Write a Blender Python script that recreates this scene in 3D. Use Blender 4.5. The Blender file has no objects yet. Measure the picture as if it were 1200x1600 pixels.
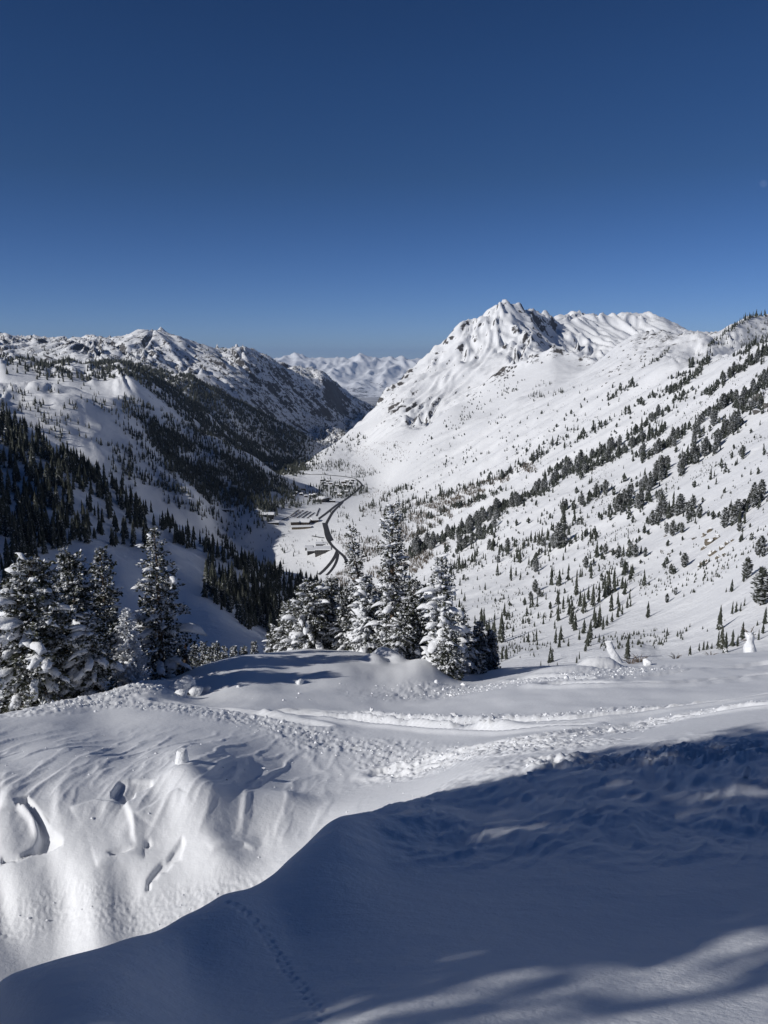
import bpy, bmesh, math, random
import numpy as np
from mathutils import Vector, Matrix

# ------------------------------------------------------------------ camera, sky, sun, exposure
scene = bpy.context.scene
COL = scene.collection
F, CX, CY = 1295.0, 600.0, 800.0            # focal length and centre in photograph pixels
PITCH = math.radians(10.5)
CP, SP = math.cos(PITCH), math.sin(PITCH)

cam_data = bpy.data.cameras.new("camera")
cam = bpy.data.objects.new("camera", cam_data)
COL.objects.link(cam)
cam.location = (0, 0, 0)
cam.rotation_euler = (math.radians(90) - PITCH, 0, 0)
cam_data.sensor_fit = 'VERTICAL'
cam_data.sensor_height = 24.0
cam_data.lens = 24.0 * F / 1600.0
cam_data.clip_start = 0.1
cam_data.clip_end = 300000.0
scene.camera = cam

SUN_AZ = math.radians(64)      # measured from straight behind the viewer towards the left
SUN_EL = math.radians(29)
TO_SUN = Vector((-math.sin(SUN_AZ) * math.cos(SUN_EL), -math.cos(SUN_AZ) * math.cos(SUN_EL), math.sin(SUN_EL)))

world = bpy.data.worlds.new("World")
scene.world = world
world.use_nodes = True
wn = world.node_tree
wn.nodes.clear()
w_out = wn.nodes.new("ShaderNodeOutputWorld")
w_bg = wn.nodes.new("ShaderNodeBackground")
w_sky = wn.nodes.new("ShaderNodeTexSky")
w_sky.sky_type = 'NISHITA'
w_sky.sun_disc = False
w_sky.sun_elevation = SUN_EL
w_sky.sun_rotation = math.atan2(TO_SUN.x, TO_SUN.y)
w_sky.altitude = 3000
w_sky.air_density = 1.0
w_sky.dust_density = 0.0
w_sky.ozone_density = 1.5
w_bg.inputs["Strength"].default_value = 0.053
w_hue = wn.nodes.new("ShaderNodeHueSaturation")
w_hue.inputs["Saturation"].default_value = 1.25
w_mul = wn.nodes.new("ShaderNodeMix"); w_mul.data_type = 'RGBA'; w_mul.blend_type = 'MULTIPLY'
w_mul.inputs[0].default_value = 1.0
w_mul.inputs[7].default_value = (0.80, 0.93, 1.30, 1)
wn.links.new(w_sky.outputs["Color"], w_hue.inputs["Color"])
w_tc = wn.nodes.new("ShaderNodeTexCoord"); w_sep = wn.nodes.new("ShaderNodeSeparateXYZ")
w_map = wn.nodes.new("ShaderNodeMapRange"); w_map.inputs[1].default_value = 0.0; w_map.inputs[2].default_value = 0.20
w_tint = wn.nodes.new("ShaderNodeMix"); w_tint.data_type = 'RGBA'
w_tint.inputs[6].default_value = (0.84, 1.12, 1.95, 1)        # clear thin air: blue right down to the horizon
w_tint.inputs[7].default_value = (0.76, 0.88, 1.18, 1)
w_map2 = wn.nodes.new("ShaderNodeMapRange"); w_map2.inputs[1].default_value = 0.30; w_map2.inputs[2].default_value = 0.95
w_tint2 = wn.nodes.new("ShaderNodeMix"); w_tint2.data_type = 'RGBA'; w_tint2.inputs[7].default_value = (0.38, 0.43, 0.58, 1)   # darkening on towards the zenith
wn.links.new(w_tc.outputs["Generated"], w_sep.inputs[0]); wn.links.new(w_sep.outputs["Z"], w_map.inputs[0])
wn.links.new(w_map.outputs[0], w_tint.inputs[0]); wn.links.new(w_tint.outputs[2], w_tint2.inputs[6]); wn.links.new(w_sep.outputs["Z"], w_map2.inputs[0]); wn.links.new(w_map2.outputs[0], w_tint2.inputs[0]); wn.links.new(w_tint2.outputs[2], w_mul.inputs[7])
wn.links.new(w_hue.outputs["Color"], w_mul.inputs[6])
wn.links.new(w_mul.outputs[2], w_bg.inputs["Color"])
wn.links.new(w_bg.outputs["Background"], w_out.inputs["Surface"])

sun_data = bpy.data.lights.new("sun", 'SUN')
sun_data.energy = 5.0
sun_data.angle = math.radians(0.53)
sun_data.color = (1.0, 0.97, 0.93)
sun = bpy.data.objects.new("sun", sun_data)
sun.rotation_euler = TO_SUN.to_track_quat('Z', 'Y').to_euler()
COL.objects.link(sun)

scene.cycles.diffuse_bounces = 3
scene.view_settings.view_transform = 'Standard'
scene.view_settings.look = 'None'
scene.view_settings.exposure = -0.46
scene.view_settings.gamma = 1.0
scene.view_settings.use_curve_mapping = False

# ------------------------------------------------------------------ helpers
rng = np.random.default_rng(11)
rnd = random.Random(5)

_P = np.random.default_rng(3).permutation(256)
_P = np.concatenate([_P, _P, _P])
_A = np.random.default_rng(4).random(256) * 2 * np.pi
_GX, _GY = np.cos(_A), np.sin(_A)

def perlin(x, y, seed=0):
    x = np.asarray(x, dtype=np.float64); y = np.asarray(y, dtype=np.float64)
    xi = np.floor(x).astype(np.int64); yi = np.floor(y).astype(np.int64)
    xf = x - xi; yf = y - yi
    u = xf * xf * xf * (xf * (xf * 6 - 15) + 10)
    v = yf * yf * yf * (yf * (yf * 6 - 15) + 10)
    def g(ix, iy, dx, dy):
        h = _P[(_P[(ix + seed * 17) & 255] + (iy & 255) + seed) & 255]
        return _GX[h] * dx + _GY[h] * dy
    n00 = g(xi, yi, xf, yf); n10 = g(xi + 1, yi, xf - 1, yf)
    n01 = g(xi, yi + 1, xf, yf - 1); n11 = g(xi + 1, yi + 1, xf - 1, yf - 1)
    a = n00 + u * (n10 - n00); b = n01 + u * (n11 - n01)
    return (a + v * (b - a)) * 1.4

def fbm(x, y, octv=4, gain=0.5, seed=0):
    r = 0; a = 1.0; f = 1.0
    for i in range(octv):
        r = r + a * perlin(x * f + 13.7 * i, y * f - 7.3 * i, seed + i)
        a *= gain; f *= 2.03
    return r

def ridged(x, y, octv=4, gain=0.5, seed=0):
    r = 0; a = 1.0; f = 1.0; tot = 0; w = 1.0
    for i in range(octv):
        n = 1 - np.abs(perlin(x * f + 5.1 * i, y * f + 9.2 * i, seed + i)) * 1.6
        n = np.clip(n, 0, 1) ** 1.6
        r = r + a * n * w
        w = np.clip(n * 1.4, 0, 1)
        tot += a; a *= gain; f *= 2.1
    return r / tot - 0.45

def sstep(e0, e1, x):
    t = np.clip((x - e0) / (e1 - e0), 0, 1)
    return t * t * (3 - 2 * t)

def ray(px, py):
    r = (np.asarray(px, float) - CX) / F; u = (CY - np.asarray(py, float)) / F
    fy = CP + u * SP
    return r / fy, (u * CP - SP) / fy            # x/y and z/y of the line of sight

def point(px, py, d):
    a, t = ray(px, py)
    return Vector((float(a) * d, d, float(t) * d))

class Surface:
    """thin-plate surface through surveyed points; height/distance as a function of bearing and log distance"""
    def __init__(self, pts, lam=1e-4, ka=3.0):
        P = np.array([tuple(p) + (0.0,) * (4 - len(p)) for p in pts], float)
        a, t = ray(P[:, 0], P[:, 1])
        t = t - P[:, 3] / P[:, 2]
        self.ka = ka
        self.c = np.stack([a * ka, np.log(P[:, 2])], 1)
        n = len(P)
        d2 = ((self.c[:, None] - self.c[None]) ** 2).sum(2)
        K = 0.5 * d2 * np.log(d2 + 1e-12) + lam * np.eye(n)
        Q = np.concatenate([np.ones((n, 1)), self.c], 1)
        M = np.block([[K, Q], [Q.T, np.zeros((3, 3))]])
        sol = np.linalg.solve(M, np.concatenate([t, np.zeros(3)]))
        self.w, self.q = sol[:n], sol[n:]
    def raw(self, a, s):
        a = np.asarray(a, float).ravel() * self.ka; s = np.asarray(s, float).ravel()
        out = np.empty(len(a))
        for k in range(0, len(a), 20000):
            d2 = (a[k:k+20000, None] - self.c[None, :, 0]) ** 2 + (s[k:k+20000, None] - self.c[None, :, 1]) ** 2
            out[k:k+20000] = (0.5 * d2 * np.log(d2 + 1e-12)) @ self.w
        return out + self.q[0] + self.q[1] * a + self.q[2] * s
    def grid(self, av, sv, na=200, ns=260):
        ac = np.linspace(av.min(), av.max(), na); sc = np.linspace(sv.min(), sv.max(), ns)
        A, S = np.meshgrid(ac, sc, indexing='ij')
        G = self.raw(A, S).reshape(na, ns)
        return catmull(ac, av) @ G @ catmull(sc, sv).T

def catmull(xc, x):
    n = len(xc); h = xc[1] - xc[0]
    p = np.clip((x - xc[0]) / h, 0, n - 1 - 1e-9); i = p.astype(int); f = p - i
    W = np.zeros((len(x), n))
    ws = [-.5*f+f*f-.5*f**3, 1-2.5*f*f+1.5*f**3, .5*f+2*f*f-1.5*f**3, -.5*f*f+.5*f**3]
    for k, w in zip((-1, 0, 1, 2), ws):
        np.add.at(W, (np.arange(len(x)), np.clip(i + k, 0, n - 1)), w)
    return W

def mesh_np(name, V, faces, smooth=True, mats=(), mat_idx=None, attrs=None):
    """V (n,3); faces (m,k) int array with k = 3 or 4, or a list of such arrays"""
    if not isinstance(faces, list): faces = [faces]
    me = bpy.data.meshes.new(name)
    V = np.ascontiguousarray(V, dtype=np.float32)
    me.vertices.add(len(V)); me.vertices.foreach_set("co", V.ravel())
    loops = np.concatenate([f.ravel() for f in faces]).astype(np.int32)
    tot = np.concatenate([np.full(len(f), f.shape[1]) for f in faces]).astype(np.int32)
    start = np.concatenate([[0], np.cumsum(tot)[:-1]]).astype(np.int32)
    me.loops.add(len(loops)); me.loops.foreach_set("vertex_index", loops)
    me.polygons.add(len(tot)); me.polygons.foreach_set("loop_start", start)
    me.polygons.foreach_set("use_smooth", np.full(len(tot), smooth, dtype=bool))
    for m in mats: me.materials.append(m)
    if mat_idx is not None: me.polygons.foreach_set("material_index", np.asarray(mat_idx, dtype=np.int32))
    if attrs:
        for k, v in attrs.items():
            at = me.attributes.new(k, 'FLOAT', 'POINT')
            at.data.foreach_set("value", np.ascontiguousarray(v, dtype=np.float32).ravel())
    me.update(calc_edges=True)
    me.validate()
    return me

def add(name, me, parent=None, loc=None, label=None, cat=None, kind=None, group=None):
    o = bpy.data.objects.new(name, me)
    COL.objects.link(o)
    if parent is not None: o.parent = parent
    if loc is not None: o.location = loc
    tag(o, label, cat, kind, group)
    return o

def tag(o, label=None, cat=None, kind=None, group=None):
    if label: o['label'] = label
    if cat: o['category'] = cat
    if kind: o['kind'] = kind
    if group: o['group'] = group
    return o

def grid_faces(ni, nj):
    i = np.arange(ni - 1)[:, None] * nj + np.arange(nj - 1)[None]
    return np.stack([i, i + nj, i + nj + 1, i + 1], -1).reshape(-1, 4)

def seg_dist(x, y, poly):
    """distance of points to a polyline, and the parameter along it"""
    best = np.full(x.shape, 1e9); al = np.zeros(x.shape); L = 0
    for (x0, y0), (x1, y1) in zip(poly[:-1], poly[1:]):
        dx, dy = x1 - x0, y1 - y0; l2 = dx * dx + dy * dy + 1e-12
        u = np.clip(((x - x0) * dx + (y - y0) * dy) / l2, 0, 1)
        d = np.hypot(x - x0 - u * dx, y - y0 - u * dy)
        m = d < best
        best = np.where(m, d, best); al = np.where(m, L + u * math.sqrt(l2), al)
        L += math.sqrt(l2)
    return best, al

# ------------------------------------------------------------------ materials
def new_mat(name):
    m = bpy.data.materials.new(name); m.use_nodes = True
    nt = m.node_tree
    b = nt.nodes["Principled BSDF"]
    return m, nt, b

def node(nt, typ, **kw):
    n = nt.nodes.new(typ)
    for k, v in kw.items():
        if k in n.inputs.keys(): n.inputs[k].default_value = v
        else: setattr(n, k, v)
    return n

def simple_mat(name, col, rough=0.8, vary=0.0, scale=5.0):
    m, nt, b = new_mat(name)
    b.inputs["Roughness"].default_value = rough
    b.inputs["Specular IOR Level"].default_value = 0.25
    if vary:
        tc = node(nt, "ShaderNodeTexCoord")
        n = node(nt, "ShaderNodeTexNoise", Scale=scale, Detail=4.0)
        nt.links.new(tc.outputs["Object"], n.inputs["Vector"])
        r = node(nt, "ShaderNodeMix", data_type='RGBA')
        r.inputs[6].default_value = tuple(c * (1 - vary) for c in col) + (1,)
        r.inputs[7].default_value = tuple(min(1, c * (1 + vary)) for c in col) + (1,)
        nt.links.new(n.outputs["Fac"], r.inputs[0]); nt.links.new(r.outputs[2], b.inputs["Base Color"])
    else:
        b.inputs["Base Color"].default_value = col + (1,)
    return m

SNOW = (0.82, 0.835, 0.86)

def snow_mat(name, scale1, h1, scale2, h2, streak=None):
    m, nt, b = new_mat(name)
    b.inputs["Base Color"].default_value = SNOW + (1,)
    b.inputs["Roughness"].default_value = 0.62
    b.inputs["Specular IOR Level"].default_value = 0.22
    geo = node(nt, "ShaderNodeNewGeometry")
    prev = None
    for sc, h in ((scale1, h1), (scale2, h2)):
        n = node(nt, "ShaderNodeTexNoise", Scale=sc, Detail=5.0, Roughness=0.6)
        nt.links.new(geo.outputs["Position"], n.inputs["Vector"])
        bp = node(nt, "ShaderNodeBump", Strength=1.0, Distance=h)
        nt.links.new(n.outputs["Fac"], bp.inputs["Height"])
        if prev is not None: nt.links.new(prev.outputs["Normal"], bp.inputs["Normal"])
        prev = bp
    nt.links.new(prev.outputs["Normal"], b.inputs["Normal"])
    return m, nt, b

mat_snow_near, _, _ = snow_mat("snow_near", 9.0, 0.010, 60.0, 0.0025)
mat_snow_blob, _, _ = snow_mat("snow_clumps", 6.0, 0.05, 20.0, 0.02)

def terrain_mat(name, nscale, bump, rockcol, rockcol2, fine):
    """snow with bare rock where the vertex attribute says the slope is too steep to hold it"""
    m, nt, b = snow_mat(name, nscale, bump, nscale * 4.3, bump * 0.3)
    geo = node(nt, "ShaderNodeNewGeometry")
    at = node(nt, "ShaderNodeAttribute"); at.attribute_name = "rock"
    n = node(nt, "ShaderNodeTexNoise", Scale=fine, Detail=6.0, Roughness=0.65)
    nt.links.new(geo.outputs["Position"], n.inputs["Vector"])
    ad = node(nt, "ShaderNodeMath", operation='ADD'); ad.inputs[1].default_value = -0.5
    nt.links.new(n.outputs["Fac"], ad.inputs[0])
    mul = node(nt, "ShaderNodeMath", operation='MULTIPLY_ADD'); mul.inputs[1].default_value = 1.9
    nt.links.new(ad.outputs[0], mul.inputs[0]); nt.links.new(at.outputs["Fac"], mul.inputs[2])
    ramp = node(nt, "ShaderNodeMapRange"); ramp.inputs[1].default_value = 0.42; ramp.inputs[2].default_value = 0.62
    nt.links.new(mul.outputs[0], ramp.inputs[0])
    n2 = node(nt, "ShaderNodeTexNoise", Scale=fine * 0.35, Detail=3.0)
    nt.links.new(geo.outputs["Position"], n2.inputs["Vector"])
    rc = node(nt, "ShaderNodeMix", data_type='RGBA')
    rc.inputs[6].default_value = rockcol + (1,); rc.inputs[7].default_value = rockcol2 + (1,)
    nt.links.new(n2.outputs["Fac"], rc.inputs[0])
    mx = node(nt, "ShaderNodeMix", data_type='RGBA')
    mx.inputs[6].default_value = SNOW + (1,)
    nt.links.new(rc.outputs[2], mx.inputs[7]); nt.links.new(ramp.outputs[0], mx.inputs[0])
    nt.links.new(mx.outputs[2], b.inputs["Base Color"])
    return m

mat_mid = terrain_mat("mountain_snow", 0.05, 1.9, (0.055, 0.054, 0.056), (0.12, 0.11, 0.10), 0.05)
mat_far = terrain_mat("far_range_snow", 0.002, 20.0, (0.10, 0.095, 0.09), (0.16, 0.145, 0.13), 0.004)
# ------------------------------------------------------------------ the valley and its mountains
MID = []
CRESTS = []
def L(*p): MID.extend(p)
def LC(amp, width, *p):
    """points along a sharp crest: the smooth surface passes AMP below them and a cusp of that height is laid along the line"""
    MID.extend(q + (amp,) for q in p if not any(m[0] == q[0] and m[1] == q[1] for m in MID)); CRESTS.append((amp, width, p))
# ground just below the near snowfield (hidden) and the drop in front of it
for px in (-2400, -1500, -900, -300, 0, 300, 600, 900, 1200, 1600, 2300):
    L((px, 1330, 26))
for px, py, d in ((0, 1190, 60), (300, 1170, 60), (600, 1160, 60), (900, 1130, 60), (1200, 1110, 60), (1600, 1080, 60), (-500, 1180, 60),
                  (0, 1130, 120), (300, 1120, 120), (500, 1110, 120), (700, 1100, 120), (900, 1080, 120), (1200, 1060, 120), (1700, 1000, 120)): L((px, py, d))
# the sunny right-hand slope
L((1100,1025,240),(1200,1010,230),(900,1035,300),(780,1032,380),(985,1010,320),(1125,975,300),(1040,1000,330),
  (1200,900,330),(1100,900,420),(1000,900,520),(900,900,640),(800,900,800),(700,900,1050),(800,970,560),(700,980,600),(640,960,800),
  (1200,800,470),(1100,800,600),(1000,800,760),(900,800,950),(800,800,1220),(700,800,1600),(640,805,1850),
  (1200,700,700),(1100,700,900),(1000,700,1150),(900,700,1450),(800,700,1850),(700,705,2400),(640,725,2600),
  (1200,620,950),(1100,620,1200),(1000,620,1550),(900,620,2000),(800,630,2600),(720,650,3000),
  (1150,560,1350),(1050,560,1750),(950,570,2400),(1500,800,330),(1500,650,500),(1500,950,230))
# skyline of the right shoulder, the gap and the right ridge
LC(16, 50, (950,552,3000),(975,533,2900),(1000,520,2750),(1040,520,2500),(1070,522,2350),(1097,523,2150),(1108,534,2000),(1116,549,1850))
LC(30, 55, (1098,553,2040),(1120,534,2200),(1140,515,2350),(1160,500,2490),(1174,494,2600),(1200,491,2720),(1300,465,2900))
L((1150,546,2170),(1170,553,2220),(1195,556,2290),(1190,530,2430),(1116,578,1880),(1150,578,1780),(1200,562,1650))
LC(8, 40, (1090,560,1760),(1116,556,1680),(1150,551,1500),(1200,531,1320))
L(
  (1500,430,1700),(1600,420,1400),(2000,360,1200),
  (1000,570,3300),(1060,575,3100),(1174,530,3300),(1300,520,3300),(1700,480,2600))
# saddle and middle spur
LC(42, 50, (927,562,3150),(900,552,3250),(885,549,3290),(867,541,3300),(850,548,3310),(833,555,3310),(820,560,3320),(787,574,3350),(760,592,3330),(740,610,3300))
L((700,640,3250),
  (870,580,3050),(900,590,2850),(830,600,3000),(780,640,2850))
# big peak: left ridge, summit, right ridge
L((470,728,3500),(510,702,3750))
LC(38, 90, (550,668,3950),(590,631,4150),(608,606,4230),(620,600,4260),(640,578,4350),(652,573,4390),(665,556,4420),(685,540,4460),(700,527,4500),(722,503,4540),(735,499,4570),(760,489,4600),(785,473,4650))
LC(55, 110, (785,473,4650),(800,475,4680),(806,478,4690),(815,481,4720),(833,485,4780),(850,489,4850),(862,493,5000))
LC(45, 80, (785,473,4650),(799,487,4580),(803,505,4430),(808,519,4330),(830,519,4270),(842,540,4160),(846,553,4010))
L((640,640,3750),(680,610,3900),(720,580,4050),(760,550,4200),(700,560,4280),(760,520,4420),(770,510,4460),(620,680,3350),(560,705,3550),(680,665,3500),(740,620,3600),(800,570,3850),(800,590,3600))
# bowl behind
LC(40, 120, (862,493,5300),(880,494,5500),(910,489,5500),(960,491,5550),(1000,489,5600),(1030,492,5600),(1060,507,5600),(1090,519,5650),(1140,522,5700),(1250,500,5800))
L((890,538,4750),(930,553,4450),(960,547,4600),(940,525,5000),(1000,530,5000),(1050,532,4950),(850,520,4800),(862,545,4500),(875,528,4800))
# behind the right skyline the ground falls to the plain
for px, py, d in ((480,740,4300),(550,720,4800),(600,690,5200),(650,660,5400),(700,640,5500),(760,620,5600),(800,600,5700),(850,580,5800),(900,570,6500),(1000,570,6700),(1100,590,6900),(1300,590,7000),
                  (600,690,7500),(700,660,8000),(900,650,8500),(1200,650,8500)): L((px, py, d))
# valley floor
L((520,860,1700),(500,890,1600),(540,880,1550),(480,810,2050),(440,825,1950),(400,845,1900),(500,780,2350),(560,800,2050),(600,850,1600),(560,745,2950),(500,740,3050),(450,735,3250),(430,722,3800),(440,708,4600),(600,760,2750),(620,900,1330),(350,825,1950),
  (500,695,5600),(530,672,6500),(560,650,7600))
# near left: shaded bowl, forested spur
L((340,960,500),(300,1000,420),(400,1000,450),(420,1000,560),(250,930,560),
  (-60,640,880),(0,650,900),(50,675,930),(100,702,950),(150,737,980),(200,772,1000),(250,806,1020),(320,848,1020),(400,886,1020),(470,903,1040),(520,918,1080),
  (0,750,720),(100,800,690),(0,850,520),(200,850,700),(100,900,520),(0,950,380),(200,900,560),(300,900,660),(380,940,720),(450,950,820),(500,960,900),(560,960,900),
  (370,870,880),(330,880,800))
# the hill that rises beyond the frame on the left and shades the spur
L((-300,540,980),(-600,410,820),(-900,310,580),(-1400,190,440),(-1900,120,350),(-2900,60,280),(-500,720,560),(-900,540,380),(-400,820,330),(-900,560,220),(-1500,330,180),(-2100,150,230),(-3200,150,190))
L((-300,640,1500),(-700,560,1500),(-1300,480,1300))
# behind the spur
L((0,790,1350),(100,800,1350),(200,830,1380),(300,870,1400),(400,900,1400),(470,915,1350),(550,930,1300))
# knoll hill in sun, left
L((0,609,2300),(50,607,2300),(97,603,2320),(130,613,2250),(160,617,2300),(197,618,2350),(250,642,2450),(300,672,2550),(350,692,2650),(400,716,2750),(445,746,2850),(465,762,2750),
  (100,682,1760),(0,668,1650),(200,720,1850),(300,780,1800),(250,700,2150),(350,765,2150),(300,730,2200),(400,775,2200),(400,805,1980),(300,815,1750),(150,690,1800),(50,642,1850),
  (0,640,2750),(100,640,2800),(200,655,2850),(300,700,2950),(400,745,3100),(-300,600,2300),(-800,560,2100))
# dark wooded ridge behind it
LC(14, 60, (0,557,3400),(43,557,3400),(90,562,3400),(127,568,3400),(167,570,3450),(213,578,3500),(260,603,3600),(320,643,3750),(400,694,3950),(435,717,4050))
L((0,585,2950),(100,600,2980),(200,610,3000),(-300,540,3300),(-900,500,3000),
  (0,600,3900),(127,605,3950),(250,630,4050),(330,670,4200),(400,712,4350))
# second dark ridge
L((200,578,4600),(300,592,4650),(350,615,4750),(388,635,4850),(446,664,5050),(490,686,5250),(520,696,5400),
  (250,585,5000),(350,640,5200),(446,690,5500))
# rocky range at the left
LC(40, 110, (-300,505,7200),(0,517,7200),(20,527,7200),(50,524,7100),(75,528,7100),(100,523,7000),(120,529,7000),(138,521,7000),(152,531,6700),(160,526,6500),(175,530,6450),(200,521,6400),(240,517,6350),(272,522,6450),(290,530,6550),(310,536,6650),(340,545,6750))
LC(40, 110, (340,545,6750),(355,548,6800),(378,541,6900),(400,549,7000),(420,562,7100),(440,573,7250),(470,588,7400),(490,592,7500),(508,589,7600),(530,606,7900),(560,623,8200),(580,632,8400))
LC(50, 110, (240,517,6350),(262,533,6150),(275,556,5900),(285,575,5750))
L(
  (0,548,6300),(60,548,6000),(150,545,5800),(200,560,5650),(250,570,5600),(300,585,5650),(350,598,5800),(400,625,6000),(440,650,6200),(480,660,6600),(520,660,7200),(550,655,7700))
for px, py, d in ((-300,560,9000),(0,570,9000),(240,580,8400),(350,600,8800),(450,640,9500),(520,660,10000),(590,670,10500),(700,670,11000),(1000,680,11000),(1300,700,11000)): L((px, py, d))

mid = Surface(MID, lam=3e-4)
av = np.concatenate([np.linspace(-3.4, -0.56, 150)[:-1], np.linspace(-0.56, 0.56, 560), np.linspace(0.56, 1.3, 40)[1:]])
sv = np.concatenate([np.linspace(math.log(28), math.log(230), 60)[:-1], np.linspace(math.log(230), math.log(3000), 330)[:-1],
                     np.linspace(math.log(3000), math.log(8500), 370)[:-1], np.linspace(math.log(8500), math.log(11500), 25)])
T0 = mid.grid(av, sv, 360, 340)
Yg = np.broadcast_to(np.exp(sv)[None], T0.shape)
Ag = np.broadcast_to(av[:, None], T0.shape)
Xg = Ag * Yg
Sg = np.broadcast_to(sv[None], T0.shape)
PXg = 600 + 1295 * Ag * 0.985          # bearing expressed as photograph column, for region masks
Zg = T0 * Yg

# --- relief: ribs and gullies that run down the fall line of each face
def rot(x, y, deg):
    c, s = math.cos(math.radians(deg)), math.sin(math.radians(deg))
    return x * c + y * s, -x * s + y * c

m_range = sstep(math.log(4900), math.log(5700), Sg) * (1 - sstep(560, 640, PXg))
m_dark = sstep(math.log(2900), math.log(3300), Sg) * (1 - sstep(math.log(4900), math.log(5700), Sg)) * (1 - sstep(450, 540, PXg))
m_peak = sstep(math.log(3200), math.log(3700), Sg) * sstep(520, 620, PXg)
m_bowl = sstep(math.log(4800), math.log(5200), Sg) * sstep(840, 890, PXg)
m_right = sstep(600, 700, PXg) * (1 - sstep(math.log(2600), math.log(3300), Sg))
m_should = sstep(930, 990, PXg) * (1 - sstep(1090, 1130, PXg)) * sstep(math.log(1950), math.log(2300), Sg) * (1 - sstep(math.log(3000), math.log(3300), Sg))
m_knoll = sstep(math.log(1500), math.log(1800), Sg) * (1 - sstep(math.log(2700), math.log(3000), Sg)) * (1 - sstep(350, 430, PXg))
m_spur = sstep(math.log(560), math.log(760), Sg) * (1 - sstep(math.log(1150), math.log(1400), Sg)) * (1 - sstep(520, 600, PXg))

def slope_of(X, Y, Z):
    ax = np.gradient(X, axis=0); ay = np.gradient(Y, axis=0); az = np.gradient(Z, axis=0)
    bx = np.gradient(X, axis=1); by = np.gradient(Y, axis=1); bz = np.gradient(Z, axis=1)
    nx = ay * bz - az * by; ny = az * bx - ax * bz; nz = ax * by - ay * bx
    l = np.sqrt(nx * nx + ny * ny + nz * nz) + 1e-9
    sg = np.sign(nz)
    return sg * nx / l, sg * ny / l, np.abs(nz / l)
NX0, NY0, NZ0 = slope_of(Xg, Yg, Zg)
FALL = np.arctan2(NY0, NX0) % np.pi                # direction of the fall line, modulo half a turn
wx = fbm(Xg / 600, Yg / 600, 3, seed=20) * 80; wy = fbm(Xg / 600 + 31, Yg / 600, 3, seed=21) * 80

def fall_ribs(mask, across, along, octv, gain, seed, warp=1.0, nb=12):
    """ridged noise stretched along the local fall line"""
    out = np.zeros_like(Zg)
    k = FALL / np.pi * nb
    for b in range(nb):
        dd = np.abs((k - b + nb / 2) % nb - nb / 2)
        w = np.clip(1 - dd, 0, 1)
        idx = np.nonzero((w > 0) & (mask > 0.01))
        if len(idx[0]) == 0: continue
        x = Xg[idx] + wx[idx] * warp; y = Yg[idx] + wy[idx] * warp
        th = b / nb * np.pi
        u = x * math.cos(th) + y * math.sin(th); v = -x * math.sin(th) + y * math.cos(th)
        out[idx] += w[idx] * ridged(v / across + b * 0.0, u / along, octv, gain, seed)
    return out * mask

Z_ = Zg.copy()
EC = np.zeros_like(Zg)
for amp_, w_, pts_ in CRESTS:
    pl_ = [(float(ray(p[0], p[1])[0]) * p[2], p[2]) for p in pts_]
    lo = np.searchsorted(sv, math.log(min(p[1] for p in pl_) - 5 * w_)); hi = np.searchsorted(sv, math.log(max(p[1] for p in pl_) + 5 * w_))
    sl = (slice(None), slice(lo, hi))
    dd_, al_ = seg_dist(Xg[sl] + wx[sl] * .25, Yg[sl] + wy[sl] * .25, pl_)
    jag = 1 + .22 * fbm(al_ / 70, al_ * 0 + amp_, 3, .6, seed=60)
    EC[sl] = np.maximum(EC[sl], amp_ * np.exp(-dd_ / w_) * np.clip(jag, .5, 1.5))
Z_ += EC
calm = 1 - 0.6 * np.clip(EC / 45, 0, 1)
# rocky range at the left
Z_ += calm * 60 * fall_ribs(m_range, 320, 1000, 3, 0.45, 1, .6) + calm * 62 * fall_ribs(m_range, 110, 620, 3, 0.45, 17, .5) + calm * 17 * fall_ribs(m_range, 42, 260, 3, 0.55, 2, .3) + 15 * m_range * fbm(Xg / 900, Yg / 900, 2, seed=3)
# wooded ridges in front of it
Z_ += 40 * fall_ribs(m_dark, 260, 800, 4, 0.5, 4, 1.0) + 9 * m_dark * fbm(Xg / 120, Yg / 120, 3, seed=5)
# the big peak and the bowl behind it
m_pk = m_peak * (1 - m_bowl)
Z_ += 46 * fall_ribs(m_pk, 260, 1100, 4, 0.52, 6, 0.7) + 36 * fall_ribs(m_pk, 95, 520, 3, 0.55, 7, 0.35) + 20 * fall_ribs(m_pk, 42, 260, 3, 0.55, 18, 0.4)
Z_ += 46 * fall_ribs(m_bowl, 150, 900, 3, 0.5, 8, .4) + 24 * fall_ribs(m_bowl, 55, 500, 3, 0.5, 19, .3)
Z_ += 16 * m_should * ridged(Xg / 60, Yg / 130, 4, 0.6, seed=9)
# the right slope: broad ribs running down to the left, hummocks
dist_amp = np.clip(Yg / 1000, 0.2, 1.6)
Z_ += dist_amp * 8 * fall_ribs(m_right, 120, 520, 3, 0.5, 10, .3)
Z_ += m_right * dist_amp * (4.0 * fbm(Xg / 90, Yg / 90, 4, seed=11) + 0.45 * fbm(Xg / 14, Yg / 14, 3, seed=12))
# knolls at the left, the wooded spur
Z_ += m_knoll * (15 * fbm(Xg / 150, Yg / 150, 4, 0.5, seed=13)) + 9 * fall_ribs(m_knoll, 170, 400, 3, .5, 14, .5)
Z_ += m_spur * (5 * fbm(Xg / 90, Yg / 90, 4, 0.5, seed=15)) + 7 * fall_ribs(m_spur, 110, 300, 2, .5, 16, .4)
Zg = Z_

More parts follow.
